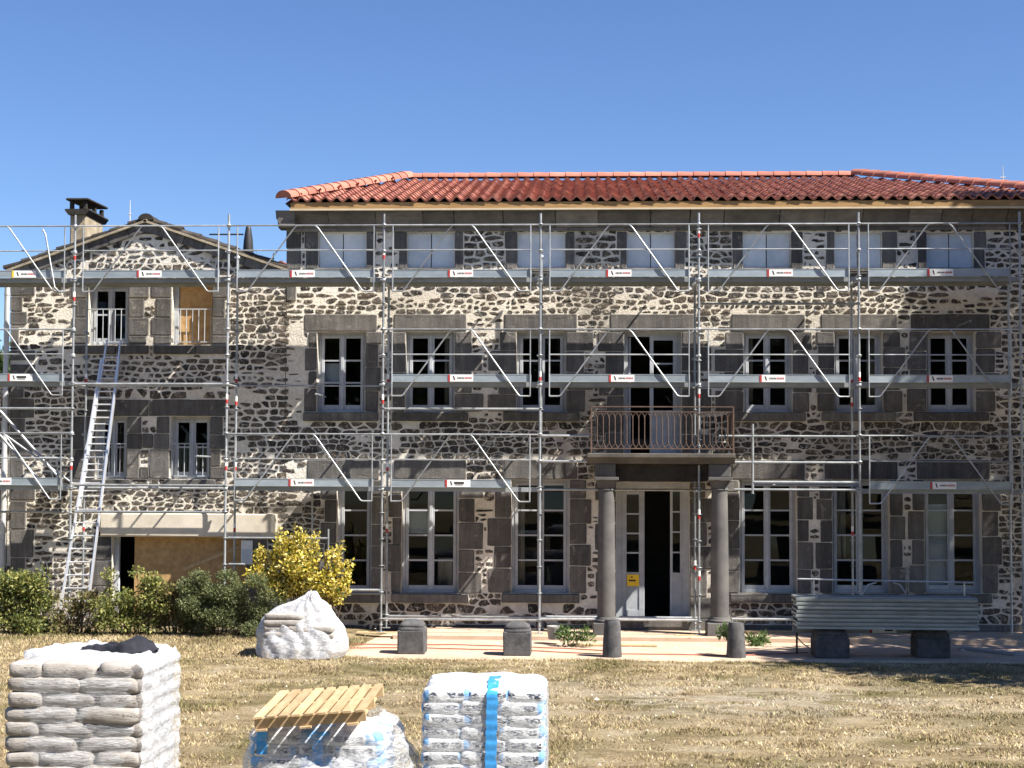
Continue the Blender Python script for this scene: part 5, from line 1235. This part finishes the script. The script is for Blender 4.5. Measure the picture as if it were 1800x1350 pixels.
for k, ((x, y, H), lab) in enumerate(BELT): tree(x, y, H, k % 2, k * 1.3, lab, 'tree belt facing the house')
# ------------------------------------------------------------------ bagged mortar on pallets
random.seed(57)
def bag_mesh(a, b_, c, seed, mat):
    """plump paper bag: a, b_, c half sizes, flattened belly, pinched ends"""
    r = random.Random(seed); mb = MB(); nu, nv = 22, 10; vs = []
    sg = lambda v, e: math.copysign(abs(v) ** e, v)
    o = [r.uniform(-9, 9) for _ in range(2)]
    for j in range(nv + 1):
        ph = -math.pi / 2 + math.pi * j / nv
        for i in range(nu):
            th = 2 * math.pi * i / nu; x = a * sg(math.cos(th), .22) * sg(math.cos(ph), .30); y = b_ * sg(math.sin(th), .22) * sg(math.cos(ph), .30); z = c * sg(math.sin(ph), .34)
            pin = 1 - .22 * (abs(x) / a) ** 6; z *= pin
            w = noise.noise(Vector((x * 9 + o[0], y * 9, z * 9 + o[1])))
            z += .016 * w; y += .018 * noise.noise(Vector((x * 14, z * 20, o[0]))) ; x += .006 * noise.noise(Vector((y * 14, z * 20, o[1])))
            vs.append((x, y, z))
    mb.add(vs, [(j * nu + i, j * nu + (i + 1) % nu, (j + 1) * nu + (i + 1) % nu, (j + 1) * nu + i) for j in range(nv) for i in range(nu)], 0, True)
    return mb.mesh('bag', MT[mat], fix=False)
def pallet_parts(t, x0, x1, y0, y1, z0=0.0):
    """euro-like pallet: deck boards, blocks, bottom runners"""
    for k in range(6):
        y = y0 + (y1 - y0 - .1) * k / 5; mb = MB(); mb.box(x0, x1, y, y + .1, z0 + .118, z0 + .14, 0, .003); mb.build('pallet_board', MT['pallet'], t)
    for i in range(3):
        x = x0 + (x1 - x0 - .1) * i / 2; mb = MB(); mb.box(x, x + .1, y0, y1, z0 + .004, z0 + .026, 0, .003); mb.build('pallet_runner', MT['pallet'], t)
        for j in range(3):
            y = y0 + (y1 - y0 - .14) * j / 2; mb = MB(); mb.box(x, x + .1, y, y + .14, z0 + .0265, z0 + .1175); mb.build('pallet_block', MT['pallet'], t)
def stack(t, x0, x1, y0, y1, z0, layers, lh, rowsA, rowsB, mat, seed, jit=.012):
    r = random.Random(seed); cache = {}
    for L in range(layers):
        rows = rowsA if L % 2 == 0 else rowsB; tot = sum(d for d, _ in rows); y = y0
        for d, ws in rows:
            dy = (y1 - y0) * d / tot; x = x0; tw = sum(ws)
            for w in ws:
                dx = (x1 - x0) * w / tw; key = (round(dx, 2), round(dy, 2), r.randrange(3))
                if key not in cache: cache[key] = bag_mesh(dx / 2 * 1.03, dy / 2 * 1.02, lh / 2 * 1.17, hash(key) % 1000, mat)
                o = link('bag', cache[key], t, Vector((x + dx / 2 + r.uniform(-jit, jit), y + dy / 2 + r.uniform(-jit, jit), z0 + lh * (L + .5)))); o.rotation_euler = (r.uniform(-.015, .015), r.uniform(-.015, .015), r.uniform(-.03, .03) + (math.pi if r.random() < .5 else 0)); x += dx
            y += dy
def shell(name, t, rings, mat, seed, amp=.02, n=72, top=True, e=5.0, fold=0.0, sub=3, freq=6):
    """wrinkled sheet around a stack: rings of (z, xl, xr, yf, yb)"""
    R_ = []
    for a, b_ in zip(rings, rings[1:]):
        for k in range(sub): R_.append([a[i] + (b_[i] - a[i]) * k / sub for i in range(5)])
    R_.append(rings[-1]); vs = []; mb = MB()
    for (z, xl, xr, yf, yb) in R_:
        cx, cy = (xl + xr) / 2, (yf + yb) / 2; rx, ry = (xr - xl) / 2, (yb - yf) / 2
        for k in range(n):
            q = 6.28318 * k / n; c, s = math.cos(q), math.sin(q); f = (abs(c) ** e + abs(s) ** e) ** (-1 / e)
            p = Vector((cx + rx * f * c, cy + ry * f * s, z)); w = amp * (noise.noise(Vector((p.x * freq + seed, p.y * freq, p.z * freq * 1.7))) + .5 * noise.noise(Vector((p.x * freq * 2.7, p.y * freq * 2.7 + seed, p.z * freq * 4)))) + fold * abs(math.sin(q * 9 + z * 5 + 2 * noise.noise(p * 3)))
            vs.append((p.x + c * w, p.y + s * w, p.z + w * .6))
    m_ = len(R_)
    mb.add(vs, [(j * n + k, j * n + (k + 1) % n, (j + 1) * n + (k + 1) % n, (j + 1) * n + k) for j in range(m_ - 1) for k in range(n)], 0, True)
    if top:
        z, xl, xr, yf, yb = R_[-1]; vs2 = [vs[(m_ - 1) * n + k] for k in range(n)]; rings2 = [vs2]; cx, cy = (xl + xr) / 2, (yf + yb) / 2
        for f in (.85, .65, .4, .15):
            rings2.append([(cx + (v[0] - cx) * f, cy + (v[1] - cy) * f, z + .012 + amp * 1.6 * noise.noise(Vector((v[0] * f * 5, v[1] * f * 5, seed)))) for v in vs2])
        allv = [v for R2 in rings2 for v in R2]; mb.add(allv, [(j * n + k, j * n + (k + 1) % n, (j + 1) * n + (k + 1) % n, (j + 1) * n + k) for j in range(4) for k in range(n)] + [tuple(range(4 * n, 5 * n))], 0, True)
    return mb.build(name, MT[mat], t, fix=False)
def loop_rings(x0, x1, y0, y1, z0, z1, o, c=.07): return [(z0, x0 - o, x1 + o, y0 - o, y1 + o), ((z0 + z1) / 2, x0 - o, x1 + o, y0 - o, y1 + o), (z1 - c, x0 - o, x1 + o, y0 - o, y1 + o), (z1 - c * .3, x0 - o * .2 + .01, x1 + o * .2 - .01, y0 + .01, y1 - .01), (z1, x0 + .05, x1 - .05, y0 + .05, y1 - .05)]
# tall stack of dusty bags
Y0 = 13.3; x0, x1 = at(9, 1260, Y0).x, at(247, 1260, Y0).x; y1 = Y0 + 1.12; ztop = at(120, 1166, Y0).z; nl = 10; lh = (ztop - .145) / nl; z0 = lawn_z((x0 + x1) / 2, Y0)
st1 = thing('bag_pallet', ((x0 + x1) / 2, Y0, z0), 'tall film wrapped pallet of dusty grey bags with a black garment on top', 'bag pallet', 'pallets of bagged mortar on the lawn')
pallet_parts(st1, x0, x1, Y0, y1, z0)
stack(st1, x0, x1, Y0, y1, .145, nl, lh, [(.4, (.62, .54)), (.6, (.39, .39, .39))], [(.6, (.30, .48, .39)), (.4, (.58, .58))], 'bag_grey', 3, .02)
shell('wrapping_film', st1, [(.10, x0 - .02, x1 + .03, Y0 - .02, y1 + .02)] + [(.145 + lh * (k + d), x0 - .012 - (.012 if d else -.012), x1 + .02 + (.022 if d else -.02), Y0 - .02 - (.008 if d else -.01), y1 + .03) for k in range(nl) for d in (0, .5)][1:], 'film_dusty', 3, .016, 90, False, 6.5, 0, 2, 7)
shell('top_sheet', st1, [(ztop - .09, x0 + .02, x1 + .01, Y0 + .10, y1 + .03), (ztop + .00, x0 + .05, x1 - .01, Y0 + .14, y1 + .0), (ztop + .05, x0 + .09, x1 - .05, Y0 + .22, y1 - .05)], 'film_thick', 8, .05, 80, True, 5, .02)
# overlapping turns of film down the sunny side
mb = MB(); nu, nv = 26, 44; vs = []
for j in range(nv):
    for i in range(nu):
        u, v = i / (nu - 1), j / (nv - 1); y = Y0 - .015 + (y1 + .03 - Y0) * u; z = .10 + (ztop + .03 - .10) * v; L_ = (z - .145) / lh
        vs.append((x1 + .035 + .018 * math.sin(math.pi * (L_ % 1)) - .05 * max(0, (v - .95) / .05) + .022 * noise.noise(Vector((y * 7, z * 8, 3))) + .010 * noise.noise(Vector((y * 18, z * 24, 3))) - .03 * (1 - min(1, u * 8)), y, z + .01 * noise.noise(Vector((y * 5, 2, z)))))
mb.add(vs, [(j * nu + i, j * nu + i + 1, (j + 1) * nu + i + 1, (j + 1) * nu + i) for j in range(nv - 1) for i in range(nu - 1)], 0, True); mb.build('side_film', MT['film_cover'], st1, fix=False)
# black garment lying on it
zt_ = ztop + .085; gm = MB(); nu, nv = 36, 14; vs = []
c0, c1 = at(143, 1150, 13.8), at(277, 1128, 13.8)
for j in range(nv):
    for i in range(nu):
        u, v = i / (nu - 1), j / (nv - 1); x = c0.x + (c1.x - c0.x) * u + .02 * math.sin(v * 5); wd = .09 + .15 * math.exp(-((u - .70) / .28) ** 2) + .03 * math.sin(u * 11); y = 13.8 + (v - .5) * 2 * wd + .03 * math.sin(u * 9)
        h = (.04 + .075 * math.exp(-((u - .72) / .17) ** 2) + .02 * math.exp(-((u - .42) / .1) ** 2)) * (max(0, 1 - (2 * v - 1) ** 4) ** .5) * (.3 + .7 * min(1, min(u, 1 - u) * 10)); h *= 1 + .4 * noise.noise(Vector((u * 8, v * 4, 2)))
        vs.append((x, y, zt_ - .03 + h + .016 * noise.noise(Vector((u * 13, v * 7, 5))) + .010 * abs(math.sin(u * 17 + v * 6))))
gm.add(vs, [(j * nu + i, j * nu + i + 1, (j + 1) * nu + i + 1, (j + 1) * nu + i) for j in range(nv - 1) for i in range(nu - 1)], 0, True)
low = [(v[0], v[1], zt_ - .03) for v in vs]; gm.add(low, [(j * nu + i, (j + 1) * nu + i, (j + 1) * nu + i + 1, j * nu + i + 1) for j in range(nv - 1) for i in range(nu - 1)])
tag(gm.build('garment', MT['jacket'], fix=False), 'crumpled black garment lying on the tall stack of dusty bags', 'garment')
# neat stack of printed white bags
Y0 = 14.5; x0, x1 = at(742, 1300, Y0).x, at(955, 1300, Y0).x; y1 = Y0 + .86; ztop = at(850, 1212, Y0).z; nl = 8; lh = (ztop - .145) / nl; z0 = lawn_z(x0, Y0)
st2 = thing('bag_pallet', ((x0 + x1) / 2, Y0, z0), 'neat pallet of printed white bags with one blue band down its front', 'bag pallet', 'pallets of bagged mortar on the lawn')
pallet_parts(st2, x0, x1, Y0, y1, z0)
stack(st2, x0, x1, Y0, y1, .145, nl, lh, [(.5, (.36, .33, .42)), (.5, (.6, .6))], [(.5, (.44, .36, .33)), (.5, (.6, .6))], 'bag_white', 5, .012)
shell('wrapping_film', st2, [(.10, x0 - .03, x1 + .03, Y0 - .025, y1 + .03), (.5, x0 - .025, x1 + .035, Y0 - .025, y1 + .03), (ztop - .06, x0 - .02, x1 + .03, Y0 - .02, y1 + .03)], 'film', 5, .010, 90, False, 9, 0, 6, 6)
shell('top_sheet', st2, [(ztop - .11, x0 + .0, x1 + .02, Y0 + .03, y1 + .02), (ztop - .01, x0 + .01, x1 + .02, Y0 + .05, y1 + .02), (ztop + .045, x0 + .05, x1 - .02, Y0 + .10, y1 - .02)], 'film_thick', 2, .022, 80, True, 8)
def band(t, xc, w, yf, ys, zt__, zb, y1_):
    mb = MB(); pts = [(yf, zb)]
    for k in range(1, 30): pts.append((yf - .004 + .006 * math.sin(k * 2.1), zb + (zt__ - .05 - zb) * k / 29))
    pts += [(yf + .03, zt__ - .015), (yf + .09, zt__ + .03), (yf + .2, zt__ + .062), (yf + .45, zt__ + .07), (y1_ - .08, zt__ + .05)]
    vs = []
    for i, (y, z) in enumerate(pts):
        dx = .02 * (z - zb) + .004 * math.sin(i * 1.7); vs += [(xc - w / 2 + dx, y, z), (xc + w / 2 + dx + .004 * math.sin(i), y, z)]
    mb.add(vs, [(2 * i, 2 * i + 1, 2 * i + 3, 2 * i + 2) for i in range(len(pts) - 1)], 0, True); mb.build('blue_band', MT['blue_tape'], t, fix=False)
band(st2, at(862, 1320, Y0).x, .105, Y0 - .040, 0, ztop, .12, y1)
# low opened stack with a loose clear sheet
Y0 = 14.2; x0, x1 = at(441, 1320, Y0).x, at(672, 1320, Y0).x; y1 = Y0 + .92; ztop = .70; nl = 5; lh = (ztop - .145) / nl; z0 = lawn_z(x0, Y0)
st3 = thing('bag_pallet', ((x0 + x1) / 2, Y0, z0), 'low opened pallet of printed bags in a loose clear sheet under the wooden pallet', 'bag pallet', 'pallets of bagged mortar on the lawn')
pallet_parts(st3, x0, x1, Y0, y1, z0)
stack(st3, x0, x1, Y0, y1, .145, nl, lh, [(.5, (.6, .6)), (.5, (.6, .6))], [(.5, (.42, .36, .42)), (.5, (.6, .6))], 'bag_white', 7, .02)
for xc, zb in ((at(461, 1300, Y0).x, .50), (at(559, 1300, Y0).x, .12)):
    mb = MB(); vs = []
    for i in range(14): z = zb + (ztop + .01 - zb) * i / 13; vs += [(xc - .05, Y0 - .012 + .006 * math.sin(i), z), (xc + .05 + .003 * math.sin(i * 2), Y0 - .012 + .006 * math.sin(i), z)]
    mb.add(vs, [(2 * i, 2 * i + 1, 2 * i + 3, 2 * i + 2) for i in range(13)], 0, True); mb.build('blue_band', MT['blue_tape'], st3, fix=False)
xl_, xr_ = at(424, 1320, Y0).x, at(722, 1330, Y0 + .2).x; xr2 = at(672, 1248, Y0 + .4).x
shell('loose_sheet', st3, [(.01, xl_ - .06, xr_ + .03, Y0 - .16, y1 + .1), (.30, xl_ - .02, xr_, Y0 - .10, y1 + .10), (.48, xl_ + .02, xr_ - .06, Y0 - .045, y1 + .08), (.62, xl_ + .06, xr_ - .14, Y0 - .03, y1 + .07), (.74, xl_ + .12, xr2 + .03, Y0 + .06, y1 + .05), (.80, xl_ + .18, xr2 - .03, Y0 + .25, y1 + .0)], 'film_bag', 12, .05, 96, False, 3.6, .035, 4, 4)
# crumpled fold of the sheet lying along its front foot
mb = MB(); vs = []; nu, nv = 40, 8
a, b_ = at(478, 1345, Y0 - .1), at(690, 1345, Y0 - .1)
for j in range(nv):
    for i in range(nu):
        u, v = i / (nu - 1), j / (nv - 1); q = math.pi * v; rr_ = .06 + .05 * math.sin(u * 3.1) + .03 * noise.noise(Vector((u * 9, v * 3, 1)))
        vs.append((a.x + (b_.x - a.x) * u, Y0 - .10 - math.cos(q) * rr_ * .8, .02 + (.40 + .05 * math.sin(u * 5)) * (1 - abs(2 * u - 1) ** 4) * .9 * math.sin(q) + .03 * noise.noise(Vector((u * 16, v * 6, 4)))))
mb.add(vs, [(j * nu + i, j * nu + i + 1, (j + 1) * nu + i + 1, (j + 1) * nu + i) for j in range(nv - 1) for i in range(nu - 1)], 0, True); mb.build('folded_sheet', MT['film_thick'], st3, fix=False)
# wooden pallet tipped on top
P1, P2, P4 = at(444, 1261, 13.98), at(646, 1247, 13.95), at(534, 1211, 15.12)
ex = (P2 - P1); PW = ex.length; ex.normalize(); ey = P4 - P1; ey = ey - ex * ey.dot(ex); PD = ey.length; ey.normalize(); ez = ex.cross(ey)
wp = thing('wooden_pallet', P1, 'bare pine pallet tipped on the low stack of printed bags', 'pallet')
def pbox(name, u0, u1, v0, v1, w0, w1):
    mb = MB(); mb.obox(P1 + ex * ((u0 + u1) / 2) + ey * ((v0 + v1) / 2) + ez * ((w0 + w1) / 2), ex * ((u1 - u0) / 2), ey * ((v1 - v0) / 2), ez * ((w1 - w0) / 2)); mb.v = [(v[0] + random.uniform(-.002, .002), v[1] + random.uniform(-.002, .002), v[2] + random.uniform(-.002, .002)) for v in mb.v]; build_c(mb, name, MT['pallet'], wp)
nb_ = 9; pit = PW / nb_
for k in range(nb_): pbox('top_board', k * pit + .004, k * pit + pit * .72, 0, PD, -.02, 0)
for v in (.03, PD / 2 - .02, PD - .07): pbox('stringer', .005, PW - .03, v, v + .045, -.115, -.021)
for k in (0, 3.5, 7.2): pbox('bottom_board', k * pit + .01, k * pit + pit, .0, PD, -.135, -.1155)
# film covered pile near the forecourt
YF = on_ground(530, 1163, .0).y; rows = [(.02, 454, 598), (.12, 452, 604), (.30, 453, 603), (.48, 455, 596), (.64, 462, 586), (.76, 475, 576), (.88, 497, 566), (.96, 520, 556), (1.04, 536, 549), (1.09, 541, 546)]
st4 = thing('covered_pile', (at(528, 1160, YF).x, YF, 0), 'low pile of bags under crumpled white film beside the golden bush', 'covered pile')
xa, xb = at(462, 1140, YF + .1).x, at(585, 1140, YF + .1).x; pallet_parts(st4, xa, xb, YF + .12, YF + 1.0, lawn_z(xa, YF))
stack(st4, xa, xb, YF + .12, YF + 1.0, .15, 4, .105, [(.5, (.6, .6)), (.5, (.6, .6))], [(.5, (.4, .4, .4)), (.5, (.6, .6))], 'bag_grey', 9)
stack(st4, xa, xa + (xb - xa) * .55, YF + .12, YF + 1.0, .57, 2, .10, [(.5, (.6,)), (.5, (.6,))], [(.5, (.4,)), (.5, (.6,))], 'bag_grey', 10)
R0 = []
for i, (z, l, r_) in enumerate(rows):
    sh = (z / 1.1) ** 1.5; R0.append((z, at(l, 1100, YF + .3).x, at(r_, 1100, YF + .3).x, YF + .03 + .33 * sh, YF + 1.08 - .45 * sh))
shell('film_cover', st4, R0, 'film_cover', 21, .022, 96, True, 3.2, .045, 4, 3.5)
